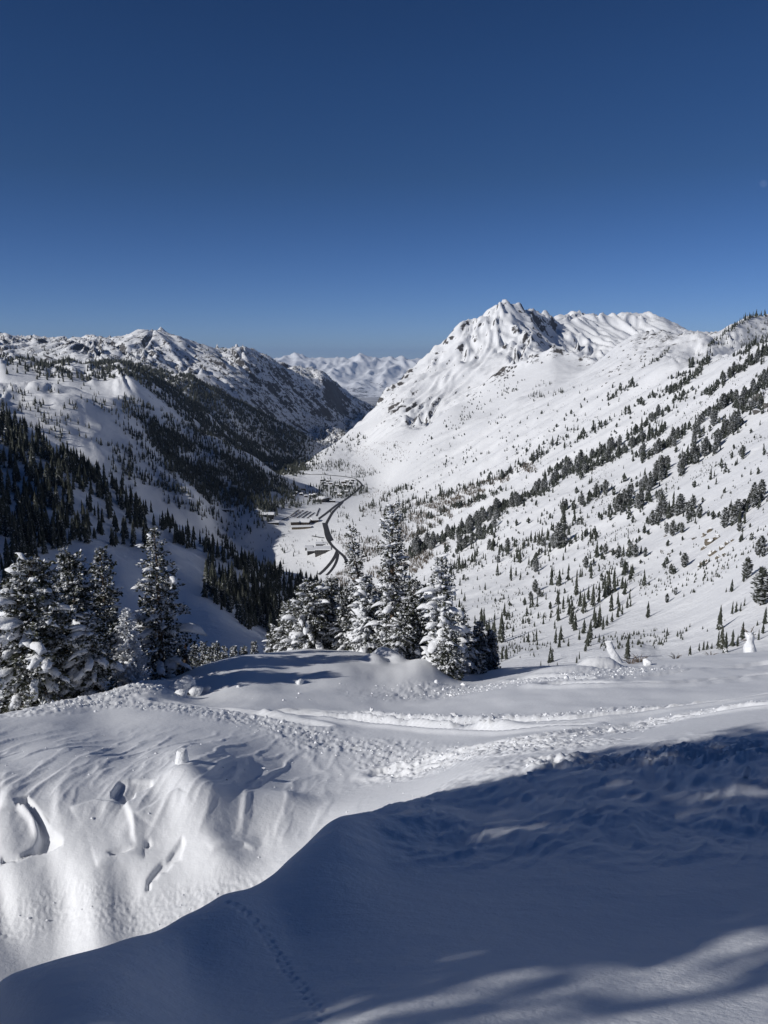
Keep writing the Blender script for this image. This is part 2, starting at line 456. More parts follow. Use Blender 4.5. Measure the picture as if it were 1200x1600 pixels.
# slope and rock mask
NX, NY, NZ = slope_of(Xg, Yg, Zg)
steep = 1 - NZ
pat = fbm(Xg / 70, Yg / 70, 4, 0.6, seed=30)
rock = np.zeros_like(Zg)
rock += m_range * (0.34 + 0.85 * sstep(0.24, 0.62, steep) + 0.30 * pat)
rock += m_dark * (0.30 + 0.35 * pat)
rock += m_peak * (1 - m_bowl) * (0.9 * sstep(0.30, 0.55, steep) + 0.30 * pat + 0.0)
rock += m_bowl * (0.7 * sstep(0.36, 0.6, steep) + 0.2 * pat - 0.1)
rock += m_should * (0.35 + 0.3 * pat)
rock += (EC > 6) * (PXg > 725) * (PXg < 935) * (Sg > math.log(2950)) * (Sg < math.log(3600)) * np.clip(EC / 34, 0, 1) * (0.45 + 0.6 * pat)
sp, _ = seg_dist(PXg, Zg * 0 + T0 * -1295, [(0, 0), (1, 1)])
rock += 0.42 * np.exp(-((PXg - 832) / 26) ** 2) * sstep(math.log(4150), math.log(4400), Sg) * (1 - sstep(math.log(4850), math.log(5050), Sg)) * (0.5 + pat)  # extra dark rock on the summit's right face, standing in for its shade
left_ridge = np.exp(-((PXg - 625) / 40) ** 2) * m_peak
rock += left_ridge * (0.45 * sstep(0.2, 0.4, steep) + 0.2)
rock += m_right * (1 - m_should) * (0.8 * sstep(0.36, 0.55, steep) - 0.3)
rock = np.clip(rock, -0.5, 1.0)

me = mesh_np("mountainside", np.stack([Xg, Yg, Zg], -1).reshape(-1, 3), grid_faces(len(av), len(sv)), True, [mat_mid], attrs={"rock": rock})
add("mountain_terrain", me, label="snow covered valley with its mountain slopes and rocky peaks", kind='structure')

# lookup of the visible ground along a line of sight
Tg = Zg / Yg
def ground_at(px, py, dmin=150.0, dmax=1e9):
    """distance at which the line of sight through a photograph point meets the valley ground, or None"""
    a, t = ray(px, py)
    i = np.searchsorted(av, float(a)); i = min(max(i, 1), len(av) - 1)
    f = (float(a) - av[i - 1]) / (av[i] - av[i - 1])
    col = Tg[i - 1] * (1 - f) + Tg[i] * f
    j0 = np.searchsorted(sv, math.log(dmin))
    hit = np.nonzero(col[j0:] >= float(t))[0]
    if len(hit) == 0: return None
    j = j0 + hit[0]
    if j == 0 or hit[0] == 0: d = math.exp(sv[j])
    else:
        c0, c1 = col[j - 1], col[j]; g = (float(t) - c0) / (c1 - c0 + 1e-12)
        d = math.exp(sv[j - 1] + g * (sv[j] - sv[j - 1]))
    return d if d <= dmax else None
def mid_z(x, y):
    a = x / y; s = math.log(y)
    i = min(max(np.searchsorted(av, a), 1), len(av) - 1); j = min(max(np.searchsorted(sv, s), 1), len(sv) - 1)
    f = (a - av[i-1]) / (av[i] - av[i-1]); g = (s - sv[j-1]) / (sv[j] - sv[j-1])
    return float((Tg[i-1,j-1]*(1-f)*(1-g) + Tg[i,j-1]*f*(1-g) + Tg[i-1,j]*(1-f)*g + Tg[i,j]*f*g) * y)

# --- the plain and the far range across it
pm, pnt, pb = new_mat("plain")
geo = node(pnt, "ShaderNodeNewGeometry")
n = node(pnt, "ShaderNodeTexNoise", Scale=0.0006, Detail=6.0, Roughness=0.6)
pnt.links.new(geo.outputs["Position"], n.inputs["Vector"])
rr = node(pnt, "ShaderNodeValToRGB")
rr.color_ramp.elements[0].position = 0.40; rr.color_ramp.elements[0].color = (0.16, 0.15, 0.14, 1)
rr.color_ramp.elements[1].position = 0.62; rr.color_ramp.elements[1].color = (0.55, 0.54, 0.53, 1)
pnt.links.new(n.outputs["Fac"], rr.inputs["Fac"]); pnt.links.new(rr.outputs["Color"], pb.inputs["Base Color"])
pb.inputs["Roughness"].default_value = 0.9
px_, py_ = np.meshgrid(np.linspace(-60000, 60000, 60), np.linspace(-20000, 90000, 60), indexing='ij')
add("valley_plain", mesh_np("plain", np.stack([px_, py_, np.full_like(px_, -1760)], -1).reshape(-1, 3), grid_faces(60, 60), True, [pm]),
    label="hazy flat valley floor seen through the notch between the mountains", kind='structure')

fa = np.linspace(-0.42, 0.42, 420); fs = np.linspace(36000, 62000, 170)
FA, FY = np.meshgrid(fa, fs, indexing='ij'); FX = FA * FY
fpx = 600 + 1295 * FA * 0.985
sky_py = np.interp(fpx, [0, 300, 415, 435, 450, 466, 485, 505, 520, 545, 563, 590, 610, 640, 700, 1200],
                   [575, 570, 566, 559, 555, 552, 559, 556, 554, 558, 554, 557, 556, 559, 565, 570])
_, st = ray(0 * sky_py, sky_py)
crest = st * 50000
prof = np.clip(1 - np.abs(FY - 50000) / 12500, 0, 1) ** 1.25
base = -1830
FZ = base + (crest - base) * prof
w1 = fbm(FX / 5000, FY / 5000, 2, seed=40) * 900
FZ = FZ + prof * (1.0 - 0.62 * prof ** 3) * 950 * ridged((FX + w1) / 2600, (FY + FX * .35) / 6500, 5, 0.52, seed=41)
FZ = FZ + prof * (1 - .6 * prof ** 3) * 430 * ridged((FX + w1 * .4) / 1000, (FY + FX * .2) / 2400, 3, 0.5, seed=43)
rk = np.clip(0.30 - (FZ + 1300) / 2600 + 0.28 * fbm(FX / 900, FY / 900, 3, seed=42), -0.4, 0.8)
add("far_mountain_range", mesh_np("far_range", np.stack([FX, FY, FZ], -1).reshape(-1, 3), grid_faces(420, 170), True, [mat_far], attrs={"rock": rk}),
    label="distant snowy mountain range beyond the plain, blue with haze", kind='structure')
# ------------------------------------------------------------------ the snowfield underfoot
NEAR = []
def N(*p): NEAR.extend(p)
# shaded hump in front of the viewer
N((0,1600,2.1),(300,1600,2.0),(600,1600,1.9),(900,1600,1.9),(1200,1600,1.95),(-700,1600,2.2),(1900,1600,2.0),
  (0,1532,2.6),(100,1504,2.8),(200,1471,3.05),(280,1434,3.3),(350,1397,3.6),(450,1345,4.3),(512,1290,5.0),(600,1262,5.9),
  (300,1500,2.7),(600,1450,2.95),(600,1350,4.05),(450,1450,3.1),(750,1300,4.9),(900,1450,2.95),(900,1350,3.95),(900,1260,5.3),(900,1205,6.6),(1050,1250,5.5),
  (1200,1450,2.9),(1200,1300,4.55),(1200,1200,6.2),(1200,1150,7.7),(1200,1112,9.6),(1050,1160,7.6),(750,1240,6.2),(750,1195,8.0),(850,1185,7.6),
  (1800,1250,5.0),(1800,1080,10),(-700,1560,3.0))
# hidden drop behind the hump
N((-400,1750,3.4),(0,1690,3.5),(200,1640,4.1),(350,1545,5.0),(440,1470,5.8),(505,1385,6.6),(580,1290,7.6),(640,1255,8.0))
# gully floor
N((-200,1520,6.8),(0,1490,7.1),(150,1450,7.35),(300,1400,7.85),(400,1352,8.3),(480,1302,8.85),(540,1268,9.2),(-500,1600,5.4),(-800,1560,6.8),(-500,1500,7.6))
# scarp
N((0,1405,7.9),(100,1400,7.95),(200,1388,8.0),(300,1372,8.1),(380,1335,8.5),(0,1330,8.3),(100,1325,8.4),(200,1320,8.5),(300,1300,8.8),
  (-200,1250,9.0),(0,1240,9.1),(100,1243,9.2),(200,1236,9.45),(290,1212,9.9),(330,1235,9.6),(360,1280,9.15),(440,1292,9.05),(420,1270,9.5))
# open field
N((0,1180,11.2),(0,1140,14.5),(200,1180,11.6),(300,1150,14),(450,1200,12),(600,1205,11.3),(600,1150,15),(450,1130,17),(450,1090,22),(300,1100,20),(150,1120,18),
  (800,1130,14.5),(1000,1100,16),(1000,1070,21),(800,1080,22),(1200,1070,19),(1200,1042,27),(1000,1050,28),(750,1170,11),(1000,1140,10.5),(1700,1040,22),(-400,1180,13))
# edge where the field rolls over, mound under the trees
N((-400,1160,18),(0,1122,19.5),(50,1112,20.5),(100,1098,22),(200,1072,25.5),(250,1062,27),(300,1045,30),(350,1031,31.5),(400,1022,33),(450,1018,34),(500,1017,34.5),(560,1019,34.5),(600,1027,33.5),(640,1033,32.5),(663,1030,31.5),(690,1046,31),(715,1060,31),
  (300,1085,24.5),(450,1060,27),(450,1072,25.5),(600,1062,28),(690,1063,29),(760,1048,36),(830,1044,38),(900,1040,40),(1000,1034,42),(1100,1030,43),(1200,1020,44),(1700,990,46))
# beyond the edge
for px, py, d in ((-400,1260,25),(0,1230,26),(100,1200,28),(200,1160,32),(300,1120,37),(400,1090,40),(500,1080,42),(600,1085,42),(690,1085,40),(760,1070,46),(900,1062,50),(1050,1055,52),(1200,1045,54),(1700,1020,56),
                  (-400,1300,50),(0,1260,50),(200,1220,55),(400,1170,60),(600,1150,60),(800,1120,70),(1000,1100,72),(1200,1085,74),(1700,1060,74)): N((px, py, d))
near = Surface(NEAR, lam=2e-5)
nav = np.concatenate([np.linspace(-2.6, -0.6, 90)[:-1], np.linspace(-0.6, 0.6, 700), np.linspace(0.6, 2.6, 70)[1:]])
nsv = np.log(np.concatenate([np.geomspace(1.15, 1.85, 16)[:-1], np.geomspace(1.85, 5.2, 170)[:-1], np.geomspace(5.2, 7.0, 28)[:-1], np.geomspace(7.0, 12.0, 190)[:-1], np.geomspace(12.0, 47, 150)[:-1], np.geomspace(47, 75, 14)]))
NT = near.grid(nav, nsv, 300, 260)
nY = np.broadcast_to(np.exp(nsv)[None], NT.shape).copy()
nA = np.broadcast_to(nav[:, None], NT.shape)
nX = nA * nY
nZ = NT * nY
base_T = NT.copy()

def near_at(px, py, dmin=1.3):
    a, t = ray(px, py)
    i = min(max(np.searchsorted(nav, float(a)), 0), len(nav) - 1)
    col = base_T[i]; j0 = np.searchsorted(nsv, math.log(dmin))
    hit = np.nonzero(col[j0:] >= float(t))[0]
    if len(hit) == 0: return None
    return math.exp(nsv[j0 + hit[0]])
def near_xy(px, py, dmin=1.3, dflt=30.0):
    d = near_at(px, py, dmin) or dflt
    a, _ = ray(px, py)
    return float(a) * d, d
def path(pts, dmin=1.3):
    return [near_xy(px, py, dmin) for px, py in pts]

inside = (np.abs(nA) < 0.75)
def local(poly, width):
    """indices of ground vertices within reach of a polyline, with their distance to it"""
    xs = [p[0] for p in poly]; ys = [p[1] for p in poly]
    idx = np.nonzero((nX > min(xs) - width) & (nX < max(xs) + width) & (nY > min(ys) - width) & (nY < max(ys) + width) & inside)
    d, al = seg_dist(nX[idx], nY[idx], poly)
    return idx, d, al

# broad wind relief
far_m = sstep(9.0, 11.0, nY)
nZ += 0.05 * far_m * fbm(nX / 2.2, nY / 4.0, 3, seed=50) + 0.11 * sstep(14, 22, nY) * fbm(nX / 5, nY / 6, 2, seed=51)
# sastrugi on the left field and ripples on the shaded hump
sas = sstep(8.4, 9.2, nY) * (1 - sstep(13, 17, nY)) * (1 - sstep(-1.6, 0.2, nX))
st = ridged(nX / 0.42 + 0.12 * fbm(nX, nY, 2, seed=52), nY / 2.2, 3, 0.55, seed=53)
nZ += sas * 0.042 * np.maximum(st, -0.1)
hump = 1 - sstep(5.5, 6.6, nY - 0.35 * np.clip(nX, 0, 6))
rip = ridged((nX * 0.8 - nY * 0.6) / 0.24 + 0.5 * fbm(nX * 1.3, nY * 1.3, 2, seed=54), (nX * 0.6 + nY * 0.8) / 1.1, 3, 0.55, seed=55)
upper = sstep(3.6, 4.6, nY) * (1 - sstep(7.2, 8.6, nY)) * sstep(-0.4, 0.3, nX)
nZ += upper * (0.034 * rip + 0.030 * fbm(nX / 0.5, nY / 0.6, 4, .6, seed=56) + .02 * fbm(nX / 1.4, nY / 1.4, 2, seed=65))
nZ += 0.010 * (1 - upper) * (nY < 6) * fbm(nX / 0.9, nY / 0.9, 3, seed=57)

# sculpted scarp: billows, spurs and scoops
sc_m = (1 - sstep(-0.9, -0.1, nX)) * sstep(7.3, 7.7, nY) * (1 - sstep(8.7, 9.4, nY))
nZ += sc_m * (0.02 * ridged((nX + .3 * fbm(nX, nY, 2, seed=58)) / 1.6, (nY - 0.5 * nX) / 1.5, 3, 0.45, seed=59) + 0.006 * fbm(nX / 0.30, nY / 0.5, 3, seed=60))
def spur(pts, h, w, dmin=5.5):
    pl = path(pts, dmin); idx, d, _ = local(pl, w * 3)
    nZ[idx] += h * np.exp(-(d / w) ** 2)
def scoop(px, py, rx, ry, deg, depth, dmin=5.5):
    """a wind-carved hollow: steep on one side, running out on the other"""
    cx, cy = near_xy(px, py, dmin)
    idx = np.nonzero((np.abs(nX - cx) < 2 * max(rx, ry)) & (np.abs(nY - cy) < 2 * max(rx, ry)))
    u, v = rot(nX[idx] - cx, nY[idx] - cy, deg)
    wob = 1 + 0.25 * fbm(u * 2.2, v * 2.2, 2, seed=61)
    r = np.sqrt((u / rx) ** 2 + (v / ry) ** 2) * wob
    skew = 0.65 - 0.55 * np.clip(u / rx, -1, 1)
    nZ[idx] -= 0.55 * depth * skew * (1 - sstep(0.25, 1.05, r))
def cut(poly, edge, depth, run, dmin=5.5):
    """a crisp edged hollow: deepest along one edge, running out to nothing across it"""
    pw = path(poly, dmin); ew = path(edge, dmin)
    idx, d, _ = local(pw, .05)
    x, y = nX[idx], nY[idx]
    x = x + .012 * fbm(x * 3, y * 3, 2, seed=62); y = y + .02 * fbm(x * 3 + 5, y * 3, 2, seed=63)
    ins = np.zeros(x.shape, bool); jn = len(pw) - 1
    for k in range(len(pw)):
        (xi, yi), (xj, yj) = pw[k], pw[jn]
        ins ^= ((yi > y) != (yj > y)) & (x < (xj - xi) * (y - yi) / (yj - yi + 1e-12) + xi); jn = k
    de, _ = seg_dist(x, y, ew)
    nZ[idx] -= ins * depth * np.clip(1 - de / run, 0, 1) ** .8 * sstep(0, .05, d)
def ledge(pts, hgt, run, side, dmin=5.5):
    """a broken edge: the surface stands proud along one side of a line and eases back down"""
    pl = path(pts, dmin); idx, d, al = local(pl, run * 3)
    x, y = nX[idx] + .02 * fbm(nX[idx] * 2.5, nY[idx] * 2.5, 2, seed=64), nY[idx]
    sgn = np.zeros(x.shape); best = np.full(x.shape, 1e9)
    for (x0, y0), (x1, y1) in zip(pl[:-1], pl[1:]):
        dx, dy = x1 - x0, y1 - y0; u = np.clip(((x - x0) * dx + (y - y0) * dy) / (dx * dx + dy * dy), 0, 1)
        dd = np.hypot(x - x0 - u * dx, y - y0 - u * dy); m = dd < best
        best = np.where(m, dd, best); sgn = np.where(m, np.sign(dx * (y - y0) - dy * (x - x0)), sgn)
    Lt = al.max(); tp = np.clip(np.sin(np.pi * np.clip(al / Lt, .0, 1)), 0, 1) ** .5
    nZ[idx] += hgt * tp * np.where(sgn * side > 0, np.exp(-(best / run) ** 1.4), np.exp(-(best / .035) ** 2))
spur([(352,1262),(440,1258)], 0.16, 0.45)
spur([(288,1216),(298,1262),(318,1318),(345,1352)], 0.12, 0.28)
ledge([(198,1250),(210,1290),(217,1325)], 0.06, 0.38, 1)
ledge([(0,1262),(30,1262),(52,1285),(58,1312)], 0.07, 0.45, 1)
ledge([(110,1268),(150,1256),(190,1262)], 0.05, 0.20, -1)
ledge([(215,1283),(250,1262),(280,1250)], 0.05, 0.25, -1)
ledge([(150,1352),(185,1346),(225,1340)], 0.05, 0.22, 1)
ledge([(330,1345),(380,1325),(400,1330)], 0.04, 0.15, 1)
cut([(20,1256),(45,1250),(64,1275),(82,1298),(100,1310),(100,1323),(80,1333),(50,1339),(25,1347),(0,1352),(0,1341),(30,1338),(52,1326),(60,1310),(55,1290),(40,1268)],
    [(20,1256),(40,1268),(55,1290),(60,1310),(52,1330),(25,1344),(0,1349)], .115, .46)
cut([(174,1238),(185,1223),(205,1220),(240,1221),(241,1232),(213,1240),(210,1252),(195,1259),(176,1250)], [(174,1238),(176,1250),(195,1259),(210,1253),(214,1240)], .10, .45)
cut([(225,1394),(228,1376),(236,1364),(250,1348),(258,1344),(268,1332),(286,1316),(293,1328),(286,1340),(288,1350),(272,1353),(262,1366),(252,1366),(246,1378),(238,1380),(238,1391)], [(225,1394),(230,1372),(250,1348),(268,1332),(286,1316)], .055, .24)
cut([(165,1335),(190,1328),(222,1326),(200,1338),(178,1345)], [(165,1335),(178,1345),(200,1338)], .07, .22)
cut([(225,1318),(235,1312),(240,1322),(230,1330)], [(225,1318),(230,1330)], .05, .15)

# trampled and tracked bands
def band(pts, width, amp, scale, dmin, seed):
    pl = path(pts, dmin); idx, d, _ = local(pl, width * 1.6)
    m = (1 - sstep(0.35 * width, width * 1.5, d + 0.5 * width * fbm(nX[idx] / width / 1.5, nY[idx] / width / 1.5, 2, seed=seed)))
    x, y = nX[idx], nY[idx]
    _, _, al = local(pl, width * 1.6)
    nZ[idx] += m * amp * (1.1 * np.maximum(ridged(al / scale / 2.4, d / scale / 1.1 + .3 * perlin(x, y, 5), 2, .5, seed=seed + 5), -.25) + .6 * np.maximum(ridged(x / scale, y / scale, 3, 0.6, seed=seed + 1), -0.25) + 0.9 * fbm(x / scale * 1.7, y / scale * 1.7, 3, 0.6, seed=seed + 2))
band([(120,1098),(300,1108),(420,1130),(520,1160),(600,1178),(700,1188),(860,1186)], 0.75, 0.032, 0.20, 9.0, 70)
band([(560,1118),(700,1126),(800,1128),(900,1116),(1010,1108)], 0.80, 0.042, 0.26, 9.0, 74)
band([(640,1088),(750,1076),(850,1066),(950,1052),(1010,1044)], 1.60, 0.036, 0.26, 9.0, 78)
band([(800,1165),(900,1148),(1050,1122),(1200,1098)], 0.70, 0.026, 0.22, 8.0, 82)
band([(880,1192),(1000,1182),(1100,1176),(1200,1172)], 0.45, 0.046, 0.22, 4.5, 86)
band([(0,1440),(100,1420),(200,1440),(300,1416),(360,1395)], 0.30, 0.007, 0.075, 6.0, 90)
band([(60,1112),(150,1092),(230,1074)], 0.9, 0.05, 0.4, 12, 94)

def track(pts, depth, width, dmin=9.0):
    pl = path(pts, dmin); idx, d, al = local(pl, width * 4)
    d = d + 0.25 * width * fbm(nX[idx] * 1.5, nY[idx] * 1.5, 2, seed=98)
    nZ[idx] += -depth * np.exp(-(d / width) ** 4) + 0.75 * depth * np.exp(-((d - 1.7 * width) / (0.6 * width)) ** 2)
track([(440,1112),(520,1121),(600,1131),(680,1138),(800,1141),(900,1135)], 0.09, 0.22)
track([(470,1108),(560,1116),(640,1127),(760,1132),(900,1125),(1000,1115),(1200,1087)], 0.09, 0.24)
track([(870,1071),(950,1073),(1050,1070),(1200,1057)], 0.14, 0.42)
track([(820,1060),(930,1062),(1050,1052),(1200,1036)], 0.11, 0.42)
track([(250,1093),(330,1105),(420,1118),(500,1136)], 0.06, 0.22)
track([(600,1205),(720,1180),(860,1152),(1000,1130),(1200,1104)], 0.05, 0.20)
# footprints of a small animal across the hump
tr = path([(352,1410),(385,1428),(410,1455),(432,1490),(455,1525),(475,1548),(490,1570),(505,1590),(512,1598)], 1.3)
seglen = 0; prev = tr[0]; k = 0
for p, q in zip(tr[:-1], tr[1:]):
    L_ = math.dist(p, q); n_ = max(1, int(L_ / 0.030))
    for i_ in range(n_):
        f_ = i_ / n_; k += 1
        x_ = p[0] + (q[0] - p[0]) * f_ + (0.012 if k % 2 else -0.012) + rnd.uniform(-.004, .004); y_ = p[1] + (q[1] - p[1]) * f_
        idx = np.nonzero((np.abs(nX - x_) < 0.03) & (np.abs(nY - y_) < 0.03))
        r_ = np.hypot(nX[idx] - x_, nY[idx] - y_)
        nZ[idx] -= 0.009 * np.exp(-(r_ / 0.0105) ** 2)

# pillow of snow heaped against the tallest fir
for px, py, r_, h_ in ((602, 1030, .5, .5), (586, 1033, .45, .3), (618, 1034, .4, .35)):
    cx_, cy_ = near_xy(px, py, 12)
    nZ += h_ * np.exp(-(((nX - cx_) / r_) ** 2 + ((nY - cy_) / r_) ** 2) ** 1.3)
# white mound half buried at the far edge
for px, py, r_, h_ in ((936, 1040, 0.8, 0.42), (880, 1046, 1.2, .2)):
    cx_, cy_ = near_xy(px, py + 4, 12)
    nZ += h_ * np.exp(-(((nX - cx_) / r_) ** 2 + ((nY - cy_) / (r_ * 0.8)) ** 2) ** 2)

me = mesh_np("snowfield", np.stack([nX, nY, nZ], -1).reshape(-1, 3), grid_faces(len(nav), len(nsv)), True, [mat_snow_near])
add("snow_ground", me, label="wind carved snowfield with ski tracks in the foreground", kind='structure')
near_T = nZ / nY
def near_z(x, y):
    a = x / y; s = math.log(y)
    i = min(max(np.searchsorted(nav, a), 1), len(nav) - 1); j = min(max(np.searchsorted(nsv, s), 1), len(nsv) - 1)
    f = (a - nav[i-1]) / (nav[i] - nav[i-1]); g = (s - nsv[j-1]) / (nsv[j] - nsv[j-1])
    return float((near_T[i-1,j-1]*(1-f)*(1-g) + near_T[i,j-1]*f*(1-g) + near_T[i-1,j]*(1-f)*g + near_T[i,j]*f*g) * y)
# the same snow carries on behind the viewer
bx, by = np.meshgrid(np.linspace(-45, 45, 91), np.linspace(-60, 1.2, 62), indexing='ij')
bz = np.array([near_z(float(np.clip(x, -3.2, 3.2)), 1.25) for x in bx[:, 0]])[:, None] * np.ones_like(bx) - 0.10 + 0.04 * (by - 1.25)
bz -= 0.12 * np.clip(np.abs(bx) - 3.2, 0, 50)
bz += 0.2 * fbm(bx / 4, by / 4, 2, seed=99) * (1 - sstep(-3.0, 0.5, by))
add("snow_slope", mesh_np("snow_slope", np.stack([bx, by, bz], -1).reshape(-1, 3), grid_faces(91, 62), True, [mat_snow_near]),
    label="smooth snow behind the viewer", kind='structure')
def back_z(x, y):
    i = int(np.clip(round(x + 45), 0, 90)); j = int(np.clip(round((y + 60) / 61.2 * 61), 0, 61))
    return float(bz[i, j])

# loose crumbs of snow thrown up along the tracks
def chunk_cloud():
    t = (1 + 5 ** .5) / 2
    ico = np.array([(-1,t,0),(1,t,0),(-1,-t,0),(1,-t,0),(0,-1,t),(0,1,t),(0,-1,-t),(0,1,-t),(t,0,-1),(t,0,1),(-t,0,-1),(-t,0,1)], float) / 1.9
    fc = np.array([(0,11,5),(0,5,1),(0,1,7),(0,7,10),(0,10,11),(1,5,9),(5,11,4),(11,10,2),(10,7,6),(7,1,8),(3,9,4),(3,4,2),(3,2,6),(3,6,8),(3,8,9),(4,9,5),(2,4,11),(6,2,10),(8,6,7),(9,8,1)])
    Vs, Fs, nv = [], [], 0
    def put(x, y, r):
        nonlocal nv
        v = ico * (1 + rng.normal(0, .22, (12, 1))) * r * np.array([1.15, 1.15, .8])
        v = v + np.array([x, y, near_z(x, y) + r * 0.35])
        Vs.append(v); Fs.append(fc + nv); nv += 12
    for pts, n_, w, r0, dmin in (([(120,1098),(300,1108),(420,1130),(520,1160),(600,1178),(700,1188),(860,1186)], 620, .55, .030, 9),
                           ([(560,1118),(700,1126),(800,1128),(900,1116),(1010,1108)], 420, .6, .040, 9),
                           ([(640,1088),(750,1076),(850,1066),(950,1052),(1010,1044)], 700, 1.3, .05, 9),
                           ([(800,1165),(900,1148),(1050,1122),(1200,1098)], 260, .6, .028, 8),
                           ([(880,1192),(1000,1182),(1100,1176),(1200,1172)], 220, .35, .026, 4.5),
                           ([(0,1440),(100,1420),(200,1440),(300,1416),(360,1395)], 50, .22, .014, 6),
                           ([(60,1112),(150,1092),(230,1074),(300,1062)], 260, .7, .06, 12),
                           ([(0,1210),(200,1200),(400,1215)], 60, 1.2, .018, 8.5), ([(100,1160),(400,1180),(700,1210)], 70, 2, .02, 9),
                           ([(450,1085),(700,1085)], 40, 2.5, .05, 12)):
        pl = path(pts, dmin); ls = [math.dist(a, b) for a, b in zip(pl[:-1], pl[1:])]
        for _ in range(n_):
            q = rnd.random() * sum(ls); i = 0
            while q > ls[i] and i < len(ls) - 1: q -= ls[i]; i += 1
            f = q / ls[i]
            x = pl[i][0] + (pl[i+1][0] - pl[i][0]) * f + rnd.gauss(0, w * .6); y = pl[i][1] + (pl[i+1][1] - pl[i][1]) * f + rnd.gauss(0, w * .6)
            if y > 1.4: put(x, y, r0 * 0.30 * rnd.lognormvariate(0, .55))
    return mesh_np("snow_crumbs", np.concatenate(Vs), np.concatenate(Fs), False, [mat_snow_near])
add("snow_crumbs", chunk_cloud(), label="loose crumbs of snow scattered along the ski tracks", kind='stuff')
# ------------------------------------------------------------------ trees
def needle_mat(name, dark, light, frost, scale, up):
    """needles with rime: frost settles on faces that look up, unevenly"""
    m, nt, b = new_mat(name)
    b.inputs["Roughness"].default_value = 0.75
    b.inputs["Specular IOR Level"].default_value = 0.2
    geo = node(nt, "ShaderNodeNewGeometry")
    n = node(nt, "ShaderNodeTexNoise", Scale=scale, Detail=3.0)
    nt.links.new(geo.outputs["Position"], n.inputs["Vector"])
    sep = node(nt, "ShaderNodeSeparateXYZ"); nt.links.new(geo.outputs["Normal"], sep.inputs[0])
    ab = node(nt, "ShaderNodeMath", operation='ABSOLUTE'); nt.links.new(sep.outputs["Z"], ab.inputs[0])
    ma = node(nt, "ShaderNodeMath", operation='MULTIPLY_ADD'); ma.inputs[1].default_value = up
    nt.links.new(ab.outputs[0], ma.inputs[0]); nt.links.new(n.outputs["Fac"], ma.inputs[2])
    mr = node(nt, "ShaderNodeMapRange"); mr.inputs[1].default_value = 1.0 - frost; mr.inputs[2].default_value = 1.12 - frost
    nt.links.new(ma.outputs[0], mr.inputs[0])
    oi = node(nt, "ShaderNodeObjectInfo")
    c = node(nt, "ShaderNodeMix", data_type='RGBA'); c.inputs[6].default_value = dark + (1,); c.inputs[7].default_value = light + (1,)
    nt.links.new(oi.outputs["Random"], c.inputs[0])
    mx = node(nt, "ShaderNodeMix", data_type='RGBA'); mx.inputs[7].default_value = (0.78, 0.80, 0.83, 1)
    nt.links.new(c.outputs[2], mx.inputs[6]); nt.links.new(mr.outputs[0], mx.inputs[0])
    nt.links.new(mx.outputs[2], b.inputs["Base Color"])
    return m
mat_needle_near = needle_mat("fir_needles", (0.030, 0.036, 0.022), (0.050, 0.054, 0.032), 0.37, 7.0, 0.25)
mat_needle_frost = needle_mat("frosted_needles", (0.035, 0.038, 0.028), (0.05, 0.052, 0.036), 0.62, 5.0, 0.30)
mat_needle_mid = needle_mat("spruce_needles", (0.030, 0.036, 0.028), (0.060, 0.064, 0.048), 0.32, 0.9, 0.22)
mat_bark = simple_mat("bark", (0.10, 0.075, 0.055), 0.9, 0.4, 6.0)
mat_broken = simple_mat("splintered_wood", (0.42, 0.22, 0.09), 0.8, 0.3, 12.0)
mat_aspen = simple_mat("bare_twigs", (0.15, 0.125, 0.10), 0.9, 0.3, 0.02)

class Soup:
    def __init__(self): self.V = []; self.T = []; self.Q = []; self.n = 0
    def add(self, v, tri=None, quad=None):
        v = np.asarray(v, float)
        if tri is not None: self.T.append(np.asarray(tri, int) + self.n)
        if quad is not None: self.Q.append(np.asarray(quad, int) + self.n)
        self.V.append(v); self.n += len(v)
    def mesh(self, name, mats, smooth=True):
        fs = []
        if self.T: fs.append(np.concatenate(self.T))
        if self.Q: fs.append(np.concatenate(self.Q))
        return mesh_np(name, np.concatenate(self.V), fs, smooth, mats)

def tube(sp, pts, radii, sides=6):
    pts = np.asarray(pts, float); n = len(pts)
    V = []
    for i in range(n):
        d = pts[min(i + 1, n - 1)] - pts[max(i - 1, 0)]; d = d / (np.linalg.norm(d) + 1e-9)
        u = np.cross(d, [0.31, 0.95, 0.05]); u /= np.linalg.norm(u) + 1e-9; w = np.cross(d, u)
        th = np.arange(sides) / sides * 2 * np.pi
        V.append(pts[i] + radii[i] * (np.cos(th)[:, None] * u + np.sin(th)[:, None] * w))
    q = []
    for i in range(n - 1):
        for k in range(sides):
            a = i * sides + k; b = i * sides + (k + 1) % sides
            q.append((a, b, b + sides, a + sides))
    sp.add(np.concatenate(V), quad=q)
    sp.add(np.concatenate([V[-1], [pts[-1]]]), tri=[(k, (k + 1) % sides, sides) for k in range(sides)])

